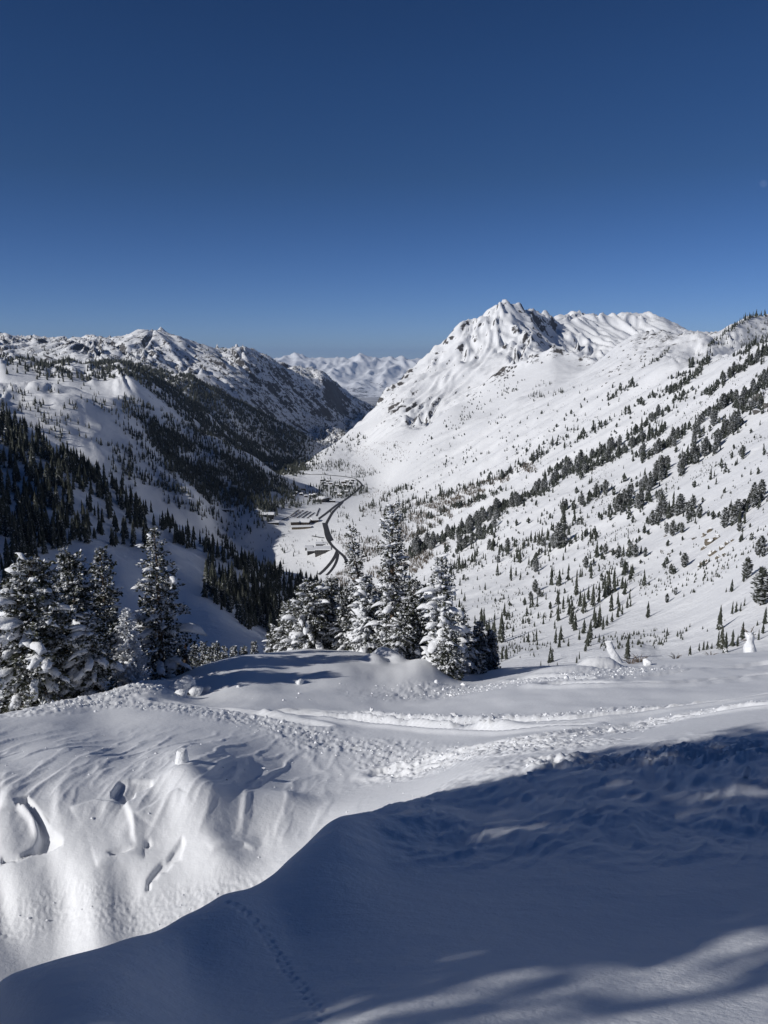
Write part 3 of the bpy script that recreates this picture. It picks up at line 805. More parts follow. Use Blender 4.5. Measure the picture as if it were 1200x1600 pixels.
_t = (1 + 5 ** .5) / 2
ICO_V = np.array([(-1,_t,0),(1,_t,0),(-1,-_t,0),(1,-_t,0),(0,-1,_t),(0,1,_t),(0,-1,-_t),(0,1,-_t),(_t,0,-1),(_t,0,1),(-_t,0,-1),(-_t,0,1)], float) / math.sqrt(1 + _t * _t)
ICO_F = np.array([(0,11,5),(0,5,1),(0,1,7),(0,7,10),(0,10,11),(1,5,9),(5,11,4),(11,10,2),(10,7,6),(7,1,8),(3,9,4),(3,4,2),(3,2,6),(3,6,8),(3,8,9),(4,9,5),(2,4,11),(6,2,10),(8,6,7),(9,8,1)])
def subdiv(V, Fc):
    V = [tuple(v) for v in V]; cache = {}; out = []
    def mid(a, b):
        k = (min(a, b), max(a, b))
        if k not in cache:
            m = (np.array(V[a]) + np.array(V[b])) / 2; m /= np.linalg.norm(m); V.append(tuple(m)); cache[k] = len(V) - 1
        return cache[k]
    for a, b, c in Fc:
        ab, bc, ca = mid(a, b), mid(b, c), mid(c, a)
        out += [(a, ab, ca), (b, bc, ab), (c, ca, bc), (ab, bc, ca)]
    return np.array(V), np.array(out)
ICO2_V, ICO2_F = subdiv(ICO_V, ICO_F)
ICO3_V, ICO3_F = subdiv(ICO2_V, ICO2_F)

def clump(sp, c, axis, length, width, height, g, big=False):
    """a pillow of snow lying along a branch, lumpy and sagging at its outer end"""
    V, Fc = (ICO2_V, ICO2_F) if big else (ICO_V, ICO_F)
    if not big and max(length, width) > 0.13: V, Fc = ICO2_V, ICO2_F
    ax = np.asarray(axis, float); ax /= np.linalg.norm(ax) + 1e-9
    sd = np.cross([0, 0, 1.0], ax); sd /= np.linalg.norm(sd) + 1e-9
    up = np.cross(ax, sd)
    f = 1 + 0.24 * np.sin(V @ g.normal(0, 3.2, 3) + g.uniform(0, 6)) + 0.16 * np.sin(V @ g.normal(0, 5.5, 3) + g.uniform(0, 6))
    P = V * f[:, None]
    x, y, z = P[:, 0] * length, P[:, 1] * width, P[:, 2] * height
    z = np.where(z < 0, z * 0.55, z) - 0.30 * length * np.clip(P[:, 0], 0, 2) ** 2
    sp.add(np.asarray(c) + x[:, None] * ax + y[:, None] * sd + z[:, None] * up, tri=Fc)

WIND = np.array([-0.80, -0.60, 0.0])        # the plastered, sunny side
def make_fir(seed, h, R, snow=0.5, plaster=0.0, lean=(0, 0), dens=1.0, shape=0.85, droop=0.25, low=0.04, trunk_r=None, top_thin=1.0, clumpsize=1.0, frost=False):
    """a snow laden conifer: returns meshes for trunk, crown and the snow lying on it"""
    g = np.random.default_rng(seed)
    tr, cr, sn = Soup(), Soup(), Soup()
    r0 = trunk_r or 0.018 * h + 0.02
    lean = np.array([lean[0], lean[1], 0.0])
    bend = g.normal(0, .012, 2)
    def axis(z):
        f = z / h
        return np.array([0, 0, z]) + lean * h * f ** 1.3 + np.array([bend[0], bend[1], 0]) * h * math.sin(f * 3.0)
    zs = np.linspace(-0.25, h * 0.985, 9)
    tube(tr, [axis(max(z, 0)) + np.array([0, 0, min(z, 0)]) for z in zs], [r0 * (1 - max(z, 0) / h * 0.93) for z in zs], 7)
    z = h * low
    while z < h * 0.985:
        f = z / h
        prof = R * (1 - f) ** shape * (0.75 + 0.25 * math.sin(min(1, f * 7) * 1.57)) * top_thin ** f + 0.035 * h * 0.4
        nb = max(3, int((6.0 if f < 0.8 else 4.5) * dens * g.uniform(.8, 1.2)))
        off = g.uniform(0, 6.28)
        for k in range(nb):
            th = off + k / nb * 6.283 + g.normal(0, .25)
            Lb = prof * g.uniform(0.55, 1.12)
            out = np.array([math.cos(th), math.sin(th), 0])
            rise = 0.55 * f * f + 0.12 - droop * (1 - f) * g.uniform(.5, 1.4)
            zz = z + g.normal(0, .012 * h)
            p0 = axis(np.clip(zz, 0.02, h * .98))
            n = 4
            pts = [p0 + out * Lb * q + np.array([0, 0, Lb * (rise * q - droop * 0.55 * q * q * (1 - f))]) for q in np.linspace(0, 1, n)]
            tube(cr if False else tr, pts, np.linspace(max(.006, r0 * .16), .004, n), 3)
            # needle sprays
            side = np.array([-out[1], out[0], 0])
            ns = int(max(9, Lb * 62 * dens))
            q = g.uniform(0.10, 1.03, ns)
            cen = np.array([np.interp(q, np.linspace(0, 1, n), [p[i] for p in pts]) for i in range(3)]).T
            wid = Lb * 0.30 * (1.05 - q) + 0.03
            sgn = g.choice([-1, 1], ns)
            d = out[None] * g.uniform(.3, 1.0, ns)[:, None] + side[None] * (sgn * g.uniform(.3, 1.1, ns))[:, None] + np.array([0, 0, 1.0])[None] * g.normal(-.08, .42, ns)[:, None]
            d /= np.linalg.norm(d, axis=1)[:, None]
            cen = cen + side[None] * (sgn * wid * g.uniform(0, .9, ns))[:, None] + np.array([0, 0, 1.0]) * g.normal(-.02, .055, ns)[:, None]
            ln = g.uniform(.08, .18, ns)[:, None] * (0.7 + 0.06 * h); w = g.uniform(.022, .050, ns)[:, None] * (0.7 + 0.06 * h)
            nrm = np.cross(d, g.normal(0, 1, (ns, 3))); nrm /= np.linalg.norm(nrm, axis=1)[:, None] + 1e-9
            v = np.stack([cen - nrm * w * .6, cen + d * ln * .55 - nrm * w, cen + d * ln, cen + d * ln * .55 + nrm * w, ], 1).reshape(-1, 3)
            i0 = np.arange(ns)[:, None] * 4
            cr.add(v, quad=i0 + np.array([[0, 1, 2, 3]]))
            # snow on the branch
            expo = float(out @ WIND)
            if g.random() < snow * (0.60 + 0.45 * expo):
                m_ = 1 if Lb < .35 else (2 if Lb < .8 else 3)
                for _ in range(m_):
                    qq = g.uniform(.45, 1.0)
                    c = np.array([np.interp(qq, np.linspace(0, 1, n), [p[i] for p in pts]) for i in range(3)])
                    s_ = clumpsize * (0.045 + 0.085 * min(Lb, 1.6)) * g.lognormal(0, .32)
                    dirv = pts[-1] - pts[0] + side * Lb * g.normal(0, .35)
                    clump(sn, c + np.array([0, 0, s_ * .28]), dirv, s_ * g.uniform(1.2, 2.1), s_ * g.uniform(.55, .8), s_ * g.uniform(.38, .58), g)
            if plaster and expo > -0.15 and g.random() < plaster:
                c = p0 + out * Lb * g.uniform(.25, .75) + np.array([0, 0, g.normal(0, .05)])
                s_ = clumpsize * (0.05 + 0.10 * min(Lb, 1.2)) * g.lognormal(0, .3)
                clump(sn, c, out * .5 + np.array([0, 0, g.uniform(.3, 1.2)]) + side * g.normal(0, .4), s_ * 1.25, s_ * .8, s_ * .7, g)
        z += h * (0.030 if f < .7 else 0.036) * g.uniform(.8, 1.2) / max(.75, dens ** .5)
    # leader
    tip = axis(h * .97)
    v = []
    for k in range(26):
        d = g.normal(0, 1, 3); d[2] = abs(d[2]) + .8; d /= np.linalg.norm(d)
        c = tip + np.array([0, 0, g.uniform(-.06, .03) * h * .5]); w_ = np.cross(d, [.3, .8, .2]); w_ /= np.linalg.norm(w_)
        ln = .10
        v += [c - w_ * .012, c + d * ln * .5 - w_ * .02, c + d * ln, c + d * ln * .5 + w_ * .02]
    cr.add(np.array(v), quad=np.arange(26)[:, None] * 4 + np.array([[0, 1, 2, 3]]))
    out = [("trunk", tr.mesh("trunk", [mat_bark])), ("crown", cr.mesh("crown", [mat_needle_frost if frost else mat_needle_near], False))]
    if sn.n: out.append(("snow_load", sn.mesh("snow_load", [mat_snow_blob])))
    return out

def root_empty(name, loc, label, cat, group=None, rz=0.0, sc=None):
    o = bpy.data.objects.new(name, None); COL.objects.link(o)
    o.empty_display_size = 0.2
    o.location = loc; o.rotation_euler = (0, 0, rz)
    if sc is not None: o.scale = sc
    return tag(o, label, cat, None, group)

def plant_fir(seed, px, py, top, d, width, label, name="snowy_fir", group="snow laden firs at the edge of the snowfield", **kw):
    a, t = ray(px, py); x = float(a) * d
    z = near_z(x, d)
    ztop = float(ray(px, top)[1]) * d
    h = ztop - z
    R = width / 2 / F * d * (1.12 if group.startswith('wind') else 1.30)
    o = root_empty(name, (x, d, z), label, "tree", group)
    for pn, me in make_fir(seed, h, R, **kw): add(pn, me, o, kind='stuff' if pn == 'snow_load' else None)
    return o

G_L = "snow laden trees at the left edge of the snowfield"
plant_fir(101, 66, 1118, 872, 23.5, 150, "broad bushy snow laden pine, the largest tree at the left edge of the snowfield", group=G_L, snow=.62, dens=1.45, shape=.50, droop=.38, clumpsize=1.2)
plant_fir(102, 122, 1092, 862, 26.0, 110, "dense dark pine with dabs of snow just right of the broadest tree on the left", group=G_L, snow=.42, dens=1.4, shape=.55, droop=.3, clumpsize=.9)
plant_fir(103, 170, 1075, 853, 29.0, 76, "slim dark spire behind the left group of snowy trees", group=G_L, snow=.34, dens=1.2, shape=.7, droop=.25, clumpsize=.8)
plant_fir(104, 148, 1094, 958, 24.0, 84, "low fir bowed under thick pillows of snow in the left group", group=G_L, snow=.85, dens=1.0, shape=.6, droop=.45, clumpsize=1.5)
plant_fir(105, 203, 1072, 950, 26.0, 58, "small frost white fir between the low bowed fir and the tall feathery one", group=G_L, snow=.6, plaster=.5, dens=1.0, shape=.8, clumpsize=.9, frost=True)
plant_fir(106, 252, 1062, 822, 28.0, 98, "tall feathery fir with snow on every branch, rightmost big tree of the left group", group=G_L, snow=.58, dens=.95, shape=.72, droop=.22, clumpsize=1.05)
plant_fir(107, -30, 1135, 895, 27.0, 130, "dark pine cut by the left edge of the view with snow on its tip", group=G_L, snow=.4, dens=1.2, shape=.6, droop=.35)
plant_fir(108, 283, 1052, 1012, 29.5, 34, "knee high fir in front of the splintered snag", group=G_L, snow=.5, dens=1.0, shape=.8)
for i, (px, top, d, w) in enumerate(((305, 1010, 46, 24), (319, 1006, 50, 22), (340, 1006, 55, 26), (352, 1012, 52, 20), (366, 1012, 54, 20), (384, 1010, 56, 20), (398, 1006, 58, 22), (330, 1014, 48, 18))):
    plant_fir(120 + i, px, 1045, top - 4, d, w * 1.7, ("first", "second", "third", "fourth", "fifth", "sixth", "seventh", "eighth")[sorted((305,319,340,352,366,384,398,330)).index(px)] + " from the left of the small firs peeping over the snow edge", name="small_fir", group="row of small firs just below the snow edge", snow=.35, dens=1.4, shape=.8)

G_C = "wind plastered firs behind the mound"
plant_fir(130, 612, 1030, 787, 34.0, 54, "tallest narrow fir plastered with rime, standing on the mound", group=G_C, snow=.75, plaster=.75, dens=1.0, shape=.42, droop=.2, clumpsize=1.15)
plant_fir(131, 576, 1020, 818, 36.5, 44, "thin leaning fir with a bare lower stem left of the tallest fir", group=G_C, snow=.65, plaster=.4, dens=.85, shape=.5, droop=.2, low=.42, lean=(-.13, 0), clumpsize=.9)
plant_fir(132, 572, 1022, 900, 35.5, 60, "stout fir packed white with snow left of the tallest fir", group=G_C, snow=.9, plaster=.8, dens=1.1, shape=.6, clumpsize=1.2)
plant_fir(133, 692, 1062, 868, 31.5, 58, "crooked fir loaded with big lumps of snow at the right end of the mound", group=G_C, snow=.75, plaster=.7, dens=1.0, shape=.5, lean=(-.02, 0), clumpsize=1.5)
plant_fir(134, 645, 1045, 905, 33.5, 66, "dark full fir just right of the tallest fir", group=G_C, snow=.4, dens=1.25, shape=.6, clumpsize=.8)
plant_fir(135, 664, 1045, 912, 35.0, 54, "dark pointed fir between the full fir and the crooked one", group=G_C, snow=.4, dens=1.2, shape=.65, clumpsize=.8)
plant_fir(136, 724, 1052, 950, 33.5, 44, "fir draped in a smooth sheet of snow right of the crooked fir", group=G_C, snow=.8, plaster=.8, dens=1.0, shape=.7, clumpsize=1.5, lean=(-.05, 0))
plant_fir(137, 748, 1042, 972, 36.0, 40, "dark green fir with little snow at the right end of the cluster", group=G_C, snow=.2, dens=1.2, shape=.6)
plant_fir(138, 766, 1040, 985, 36.5, 34, "low dark fir, last of the cluster to the right", group=G_C, snow=.2, dens=1.2, shape=.55)
plant_fir(139, 700, 1055, 985, 30.5, 46, "dark skirt of fir boughs under the crooked fir", group=G_C, snow=.35, dens=1.2, shape=.45)
plant_fir(140, 487, 1022, 912, 37.0, 84, "round bushy pine dotted with snow, left of the cluster on the mound", group=G_C, snow=.75, dens=1.3, shape=.42, droop=.2, clumpsize=.95)
plant_fir(141, 452, 1024, 940, 38.0, 52, "bushy snow dotted pine at the left end of the cluster", group=G_C, snow=.75, dens=1.2, shape=.5, clumpsize=.95)
plant_fir(142, 520, 1022, 903, 38.5, 62, "bushy pine with reddish shade behind the round one", group=G_C, snow=.6, dens=1.25, shape=.5, clumpsize=.9)
plant_fir(143, 543, 1022, 918, 37.0, 58, "thick pine between the round bushy pine and the white packed fir", group=G_C, snow=.55, dens=1.3, shape=.5)
plant_fir(144, 428, 1026, 978, 39.0, 36, "low snowy pine at the far left foot of the cluster", group=G_C, snow=.7, dens=1.1, shape=.55)
plant_fir(145, 592, 1028, 925, 37.0, 58, "dark fir directly behind the foot of the tallest fir", group=G_C, snow=.35, dens=1.25, shape=.55)
plant_fir(146, 753, 1052, 1024, 33.0, 15, "tiny snow coated sapling in front of the dark right end of the cluster", group=G_C, name="fir_sapling", snow=.9, plaster=.9, dens=.8, shape=.8, clumpsize=.8)
plant_fir(147, 630, 1032, 960, 33.0, 60, "low dark boughs at the foot of the tallest fir", group=G_C, snow=.5, dens=1.2, shape=.5)

# splintered snag beside the left trees
def snag(px, py, top, d, label):
    a, _ = ray(px, py); x = float(a) * d; z = near_z(x, d); h = float(ray(px, top)[1]) * d - z
    o = root_empty("broken_snag", (x, d, z), label, "dead tree")
    s = Soup(); tube(s, [(0, 0, -.2), (.01, 0, h * .5), (.0, .01, h * .8)], [.10, .08, .07], 8); add("trunk", s.mesh("trunk", [mat_bark]), o)
    s = Soup(); tube(s, [(0, .01, h * .8), (.015, 0, h * .93)], [.07, .05], 8)
    for k in range(5):
        th = k * 1.256; s.add([(math.cos(th) * .05, math.sin(th) * .05, h * .9), (math.cos(th + .8) * .05, math.sin(th + .8) * .05, h * .9), (math.cos(th) * .03, math.sin(th) * .03, h * (1 + .06 * math.sin(k * 2.1)))], tri=[(0, 1, 2)])
    add("splintered_top", s.mesh("splinters", [mat_broken], False), o)
snag(291, 1056, 1006, 29.0, "broken snag with an orange splintered top beside the left trees")

# ------------------------------------------------------------------ trees of the middle distance
def spruce_lowpoly(seed, tiers, sides, slim, round_top=False):
    """unit-height conifer for the hillsides: jagged tiers round a stem"""
    g = np.random.default_rng(seed); s = Soup()
    for k in range(tiers):
        f = k / tiers
        z0 = 0.06 + 0.90 * f * (0.95 if not round_top else .82); z1 = min(1.0, z0 + 1.5 / tiers + .05)
        if round_top: r = slim * (0.75 + 0.5 * math.sin(3.1 * min(1, f + .15))) * g.uniform(.75, 1.1)
        else: r = slim * (1 - f) ** .8 * g.uniform(.85, 1.15) + .012
        ox, oy = g.normal(0, .05 * slim * (3 if round_top else 1), 2)
        th = np.arange(sides * 2) / (sides * 2) * 6.283 + g.uniform(0, 6)
        rr = np.where(np.arange(sides * 2) % 2 == 0, r, r * .55) * g.uniform(.75, 1.2, sides * 2)
        zz = z0 + np.where(np.arange(sides * 2) % 2 == 0, -.03, .02) + g.normal(0, .012, sides * 2)
        ring = np.stack([ox + np.cos(th) * rr, oy + np.sin(th) * rr, zz], 1)
        v = np.concatenate([ring, [[ox * .5, oy * .5, z1]]]); n = sides * 2
        s.add(v, tri=[(i, (i + 1) % n, n) for i in range(n)])
    return s
def bough_tree(seed, slim, rounded, nbough):
    """unit-height conifer with separate boughs for the larger hillside trees"""
    g = np.random.default_rng(seed); s = Soup()
    for k in range(nbough):
        f = (k + .5) / nbough
        z = 0.07 + 0.91 * f
        R = slim * ((1 - f) ** .75 if not rounded else (0.55 + .55 * math.sin(3.0 * min(1, f * .95 + .12))) * (1 if f < .85 else .7)) * g.uniform(.6, 1.15) + .012
        th = k * 2.399 + g.normal(0, .4); o = np.array([math.cos(th), math.sin(th), 0]); sd = np.array([-o[1], o[0], 0])
        dz = -.06 if not rounded else .05
        b = np.array([0, 0, z])
        w = R * .42
        v = [b + [0, 0, .028], b + o * R * .55 + sd * w + [0, 0, dz * .4], b + o * R + [0, 0, dz], b + o * R * .55 - sd * w + [0, 0, dz * .4], b + o * R * .5 + [0, 0, .035], b + o * R * .45 + [0, 0, -.045]]
        s.add(v, tri=[(0, 1, 4), (1, 2, 4), (2, 3, 4), (3, 0, 4), (0, 5, 1), (1, 5, 2), (2, 5, 3), (3, 5, 0)])
    return s
def stem_mesh(slim=.022, h=.5):
    s = Soup(); tube(s, [(0, 0, -.06), (0, 0, h)], [slim, slim * .5], 5); return s.mesh("trunk", [mat_bark])
SPRUCE_BIG = [bough_tree(300 + i, .15 + .02 * (i % 3), False, 110).mesh("crown", [mat_needle_mid], False) for i in range(6)]
PINE_BIG = [bough_tree(320 + i, .22 + .025 * (i % 3), True, 110).mesh("crown", [mat_needle_mid], False) for i in range(6)]
STEM = stem_mesh()
SPRUCE_LOW = [spruce_lowpoly(340 + i, 5, 4, .13 + .02 * (i % 3)) for i in range(6)]
PINE_LOW = [spruce_lowpoly(360 + i, 4, 4, .22 + .03 * (i % 3), True) for i in range(6)]
TINY = []
for i in range(4):
    g = np.random.default_rng(380 + i); s = Soup()
    th = np.arange(5) / 5 * 6.283 + g.uniform(0, 6); rr = .19 * g.uniform(.6, 1.3, 5)
    s.add(np.concatenate([np.stack([np.cos(th) * rr, np.sin(th) * rr, .04 + g.normal(0, .03, 5)], 1), [[g.normal(0, .02), g.normal(0, .02), 1.0]]]), tri=[(k, (k + 1) % 5, 5) for k in range(5)])
    TINY.append(s)

TREES = []         # (px, base py, distance, height m, kind, region key)
def put_tree(px, py, hpx, kind, region, hm=None, dmin=150):
    d = ground_at(px, py, dmin)
    if d is None: return
    h = hpx / F * d * 1.03 if hm is None else hm
    TREES.append((px, py, d, h, kind, region))

def in_poly(x, y, poly):
    c = False; j = len(poly) - 1
    for i in range(len(poly)):
        xi, yi = poly[i]; xj, yj = poly[j]
        if (yi > y) != (yj > y) and x < (xj - xi) * (y - yi) / (yj - yi) + xi: c = not c
        j = i
    return c
def scatter(poly, n, hm, region, kind="spruce", slope=None, scale=40, thr=-0.05, seed=0, dmin=150, aniso=3.0, sd=.22):
    """fill an outline seen in the photograph with trees, clumped in streaks"""
    xs = [p[0] for p in poly]; ys = [p[1] for p in poly]
    cand = rng.uniform((min(xs), min(ys)), (max(xs), max(ys)), (n * 7, 2))
    th = math.radians(slope or 0)
    u = cand[:, 0] * math.cos(th) + cand[:, 1] * math.sin(th); v = -cand[:, 0] * math.sin(th) + cand[:, 1] * math.cos(th)
    nz = fbm(u / scale / aniso, v / scale, 3, 0.6, seed=seed)
    k = 0
    for (x, y), q in zip(cand, nz):
        if k >= n: break
        if q + rng.normal(0, .12) < thr or not in_poly(x, y, poly): continue
        put_tree(x, y, 0, kind if kind != "mix" else ("pine" if rng.random() < .6 else "spruce"), region, hm=hm * rng.lognormal(0, sd), dmin=dmin); k += 1
def belt(pts, n, width, hpx, region, kind="mix", sd=.28, pine=.6):
    """trees strung along a rib of the slope"""
    ls = [math.dist(a, b) for a, b in zip(pts[:-1], pts[1:])]
    for _ in range(int(n * (1.9 if region == 'rows' else 1.5 if region == 'ribs' else 1.3))):
        q = rng.random() * sum(ls); i = 0
        while q > ls[i] and i < len(ls) - 1: q -= ls[i]; i += 1
        f = q / ls[i]; x = pts[i][0] + (pts[i+1][0] - pts[i][0]) * f; y = pts[i][1] + (pts[i+1][1] - pts[i][1]) * f
        ff = (sum(ls[:i]) + q) / sum(ls)
        hp = 0.86 * (hpx[0] + (hpx[1] - hpx[0]) * ff) * rng.lognormal(-.08, sd)
        kd = kind if kind != "mix" else ("pine" if rng.random() < pine else "spruce")
        x += rng.normal(0, width * .6); y += rng.normal(0, width * .5)
        put_tree(x, y, hp, kd, region)
        for _k in range(rng.integers(0, 3)):
            put_tree(x + rng.normal(0, hp * .35), y + rng.normal(0, hp * .16), hp * rng.uniform(.3, .75), kd if rng.random() < .7 else "spruce", region)

# lone trees named one by one
LONE = [
 (980, 1030, 42, "spruce", "lone pointed spruce with a long shadow, right of the low white mound"),
 (1124, 984, 42, "spruce", "tall lone spruce throwing a long shadow upslope above the right fringe of spruces"),
 (1188, 946, 62, "pine", "big dark pine at the right edge of the view above the white stump"),
 (1166, 905, 36, "pine", "rounded pine left of the big pine at the right edge"),
 (1143, 925, 22, "spruce", "thin spruce by the small rounded pine near the right edge"),
 (1012, 965, 28, "spruce", "narrow spruce standing by itself in the middle of the open right slope"),
 (1042, 942, 16, "pine", "bushy little tree at the lower end of a short line on the open slope"),
 (1055, 930, 13, "pine", "small bush like tree at the upper end of a short line on the open slope"),
 (915, 888, 20, "pine", "round lone pine with a dark shadow above the spruce grove"),
 (836, 926, 22, "pine", "spreading pine low on the slope left of the spruce grove"),
 (783, 1004, 52, "spruce", "dark tall spruce beside the snowy hollow right of the mound cluster"),
 (772, 1004, 38, "spruce", "shorter spruce touching the tall one beside the snowy hollow"),
 (842, 852, 24, "spruce", "spruce alone on a white strip in the centre of the right slope"),
 (1084, 697, 22, "pine", "round pine alone on the smooth snow under the upper tree rows"),
 (1110, 750, 20, "spruce", "slim spruce alone near the bent upper tree row on the right"),
 (1148, 674, 15, "spruce", "small spruce at the upper right below the shaded rock"),
 (777, 900, 22, "spruce", "spruce on a white knob right of the crooked snowy fir"),
 (778, 880, 13, "pine", "small round pine casting a shadow on white snow above the knob"),
]
LONE_ROWS = []
for px, py, hp, kd, lab in LONE:
    d = ground_at(px, py)
    if d: LONE_ROWS.append((px, py, d, hp / F * d * 1.03, kd, lab))

# sunny right slope
R1, R2, R3 = "upper", "middle", "lower"
belt([(862,758),(900,735),(950,706),(1000,672),(1045,640),(1075,615)], 60, 5, (15, 14), "rows", pine=.7)
belt([(880,702),(930,672),(985,640),(1032,612)], 34, 4, (10, 9), "rows", pine=.6)
belt([(905,742),(950,722),(1000,690),(1045,668)], 38, 5, (15, 15), "rows", pine=.7)
belt([(1000,722),(1050,690),(1100,655),(1150,622)], 40, 4, (12, 16), "rows", pine=.7)
belt([(1035,620),(1075,596),(1100,572),(1112,552)], 40, 4, (9, 11), "rows", pine=.6)
belt([(1100,620),(1135,592),(1170,570),(1200,550)], 44, 5, (12, 16), "rows", pine=.6)
belt([(1150,640),(1175,615),(1200,590)], 26, 6, (15, 18), "rows", pine=.7)
belt([(1150,560),(1180,540),(1200,528)], 14, 4, (10, 10), "rows", pine=.6)
belt([(1060,738),(1090,718),(1110,698),(1140,676),(1160,660)], 34, 6, (22, 18), "rows", pine=.75)
belt([(995,722),(1025,708),(1050,700)], 9, 8, (20, 20), "rows", pine=.8)
belt([(1070,690),(1110,672),(1130,650)], 7, 8, (18, 15), "rows", pine=.7)
belt([(1085,560),(1075,580),(1050,600)], 14, 6, (9, 9), "rows")
belt([(1003,577),(1025,563),(1048,545)], 14, 2, (6, 6), "rows")
belt([(945,628),(970,612),(1000,600)], 14, 4, (7, 8), "rows")
belt([(850,700),(880,685),(905,672)], 12, 5, (8, 8), "rows")
belt([(640,868),(690,848),(720,832),(750,818)], 60, 7, (18, 17), "ribs", pine=.75)
belt([(740,820),(790,795),(830,778),(870,758)], 75, 7, (16, 15), "ribs", pine=.7)
belt([(700,868),(730,850),(770,826)], 34, 7, (18, 16), "ribs", pine=.6)
belt([(672,812),(700,798),(740,785),(785,768)], 44, 5, (12, 11), "ribs", pine=.4)
belt([(610,812),(640,796),(690,776),(730,764),(765,752)], 60, 5, (11, 10), "ribs", kind="spruce")
belt([(765,752),(800,738),(830,722),(850,712)], 34, 6, (11, 10), "ribs", pine=.4)
belt([(560,800),(585,790),(612,772),(640,762)], 36, 5, (9, 9), "ribs", kind="spruce")
belt([(600,825),(630,812),(660,802)], 26, 5, (10, 10), "ribs", kind="spruce")
belt([(600,802),(625,790),(650,780)], 20, 4, (10, 9), "ribs", kind="spruce")
belt([(850,745),(880,730),(905,720)], 14, 5, (11, 12), "ribs", pine=.6)
belt([(640,842),(665,830),(690,818)], 16, 5, (11, 10), "ribs", kind="spruce")
belt([(960,800),(990,782),(1010,768),(1035,745),(1045,735)], 36, 8, (22, 22), "pines", pine=.85)
belt([(930,815),(965,800),(1000,790),(1045,775)], 18, 7, (18, 20), "pines", pine=.8)
belt([(1000,830),(1030,815),(1060,800),(1095,800)], 14, 8, (22, 24), "pines", pine=.8)
belt([(870,800),(900,790),(930,780),(960,765)], 18, 8, (16, 18), "pines", pine=.6)
belt([(780,870),(820,852),(860,838),(900,815)], 26, 10, (20, 18), "pines", pine=.4)
belt([(820,890),(850,870),(885,850),(930,842)], 22, 9, (20, 18), "pines", pine=.45)
belt([(700,900),(740,880),(780,850)], 26, 12, (18, 18), "pines", kind="spruce")
belt([(1130,822),(1155,800),(1180,782),(1200,770)], 16, 9, (24, 26), "pines", pine=.9)
belt([(1055,832),(1080,815),(1100,790)], 8, 8, (20, 22), "pines", pine=.8)
belt([(940,870),(965,868),(1000,868)], 8, 6, (14, 16), "pines", pine=.5)
belt([(1130,735),(1160,722),(1195,712)], 5, 8, (16, 20), "pines", pine=.8)
belt([(1185,850),(1195,870)], 4, 6, (26, 26), "pines", pine=.9)
# spruce grove on the lower slope
for px, py, hp in ((900,930,34),(906,948,30),(912,958,36),(919,938,26),(926,948,38),(936,942,30),(945,935,30),(950,930,44),(955,955,34),(960,925,26),(965,945,24),(972,920,22),(889,962,30),(893,975,40),(898,985,30),(880,952,22),(872,970,30),(876,1000,26),(868,1006,30),(874,1012,24),
                   (905,1000,20),(912,990,26),(918,1010,30),(922,1000,36),(930,982,30),(936,980,38),(942,984,24),(948,978,20),(956,972,18),(965,965,24),(972,960,18),(980,950,20),(985,948,14),(860,1022,18),(862,1034,24),(845,1040,10),(905,1030,14),(915,1018,18),(888,1010,16),(936,1000,12),(943,1003,12),(975,900,30),(960,905,22),(985,905,26),(945,915,22)):
    put_tree(px, py, hp, "spruce", "grove")
for px, py, hp in ((817,975,16),(821,974,12),(826,975,14),(819,1004,16),(825,1004,20),(834,1003,16),(838,1002,24),(784,1030,20),(791,1030,24),(800,1010,10),(778,1035,18),(858,1036,20),(901,1036,14),(870,960,14),(798,905,26),(812,880,28),(786,985,16),(806,900,16)):
    put_tree(px, py, hp, "spruce", "hollow")
for px, py, hp in ((1078,1024,18),(1092,1018,16),(1099,1016,18),(1105,1015,16),(1112,1014,12),(1127,1014,40),(1133,1020,36),(1144,1010,30),(1152,1010,22),(1122,1010,28),(1176,1000,16),(1192,990,22),(1195,975,30),(1144,960,24),(1150,957,20),(1157,955,16),(1163,947,16),(1160,998,30),(1185,1000,20)):
    put_tree(px, py, hp, "spruce", "fringe")
scatter([(640,860),(800,760),(1000,640),(1190,560),(1190,760),(1020,880),(860,960),(700,910)], 200, 5.5, "scattered", "mix", -28, 26, -.02, 5, sd=.35)
scatter([(600,720),(700,640),(800,590),(900,600),(1000,600),(900,690),(780,740),(640,790)], 230, 6.5, "highslope", "mix", -32, 22, .10, 6, sd=.3)
scatter([(815,612),(840,600),(885,598),(882,616),(850,622),(820,622)], 60, 9, "highslope", "spruce", -20, 14, -.1, 7)
scatter([(690,655),(740,620),(790,590),(830,585),(800,620),(740,650),(700,690)], 90, 7.5, "highslope", "mix", -35, 16, .02, 8)
scatter([(1150,560),(1200,520),(1200,505),(1165,520),(1130,545)], 30, 6, "highslope", "mix", -30, 14, 0, 9)
scatter([(1155,648),(1165,610),(1200,590),(1200,650)], 40, 9, "rockshade", "mix", 0, 20, -.4, 9)

# shaded wooded spur and valley sides on the left
scatter([(-40,640),(0,652),(100,704),(200,774),(250,808),(235,860),(120,850),(60,870),(-40,880)], 560, 15, "spur", "spruce", 30, 30, -.22, 11, dmin=300)
scatter([(-40,646),(0,652),(50,677),(100,704),(150,740),(200,774),(250,808),(250,815),(100,735),(0,685),(-40,670)], 190, 15, "spur", "spruce", 35, 30, -.5, 12, dmin=300)
scatter([(250,806),(320,850),(400,888),(380,893),(300,858),(240,820)], 80, 12, "spurtail", "spruce", 30, 30, -.5, 12, dmin=300)
scatter([(316,925),(330,868),(350,900),(400,930),(440,955),(440,990),(390,985),(320,935)], 230, 15, "lowerwood", "spruce", 10, 30, -.5, 13, dmin=300)
scatter([(375,880),(420,880),(470,905),(520,920),(560,935),(560,990),(420,1010),(400,940)], 400, 15, "lowerwood", "spruce", 15, 30, -.5, 14, dmin=300)
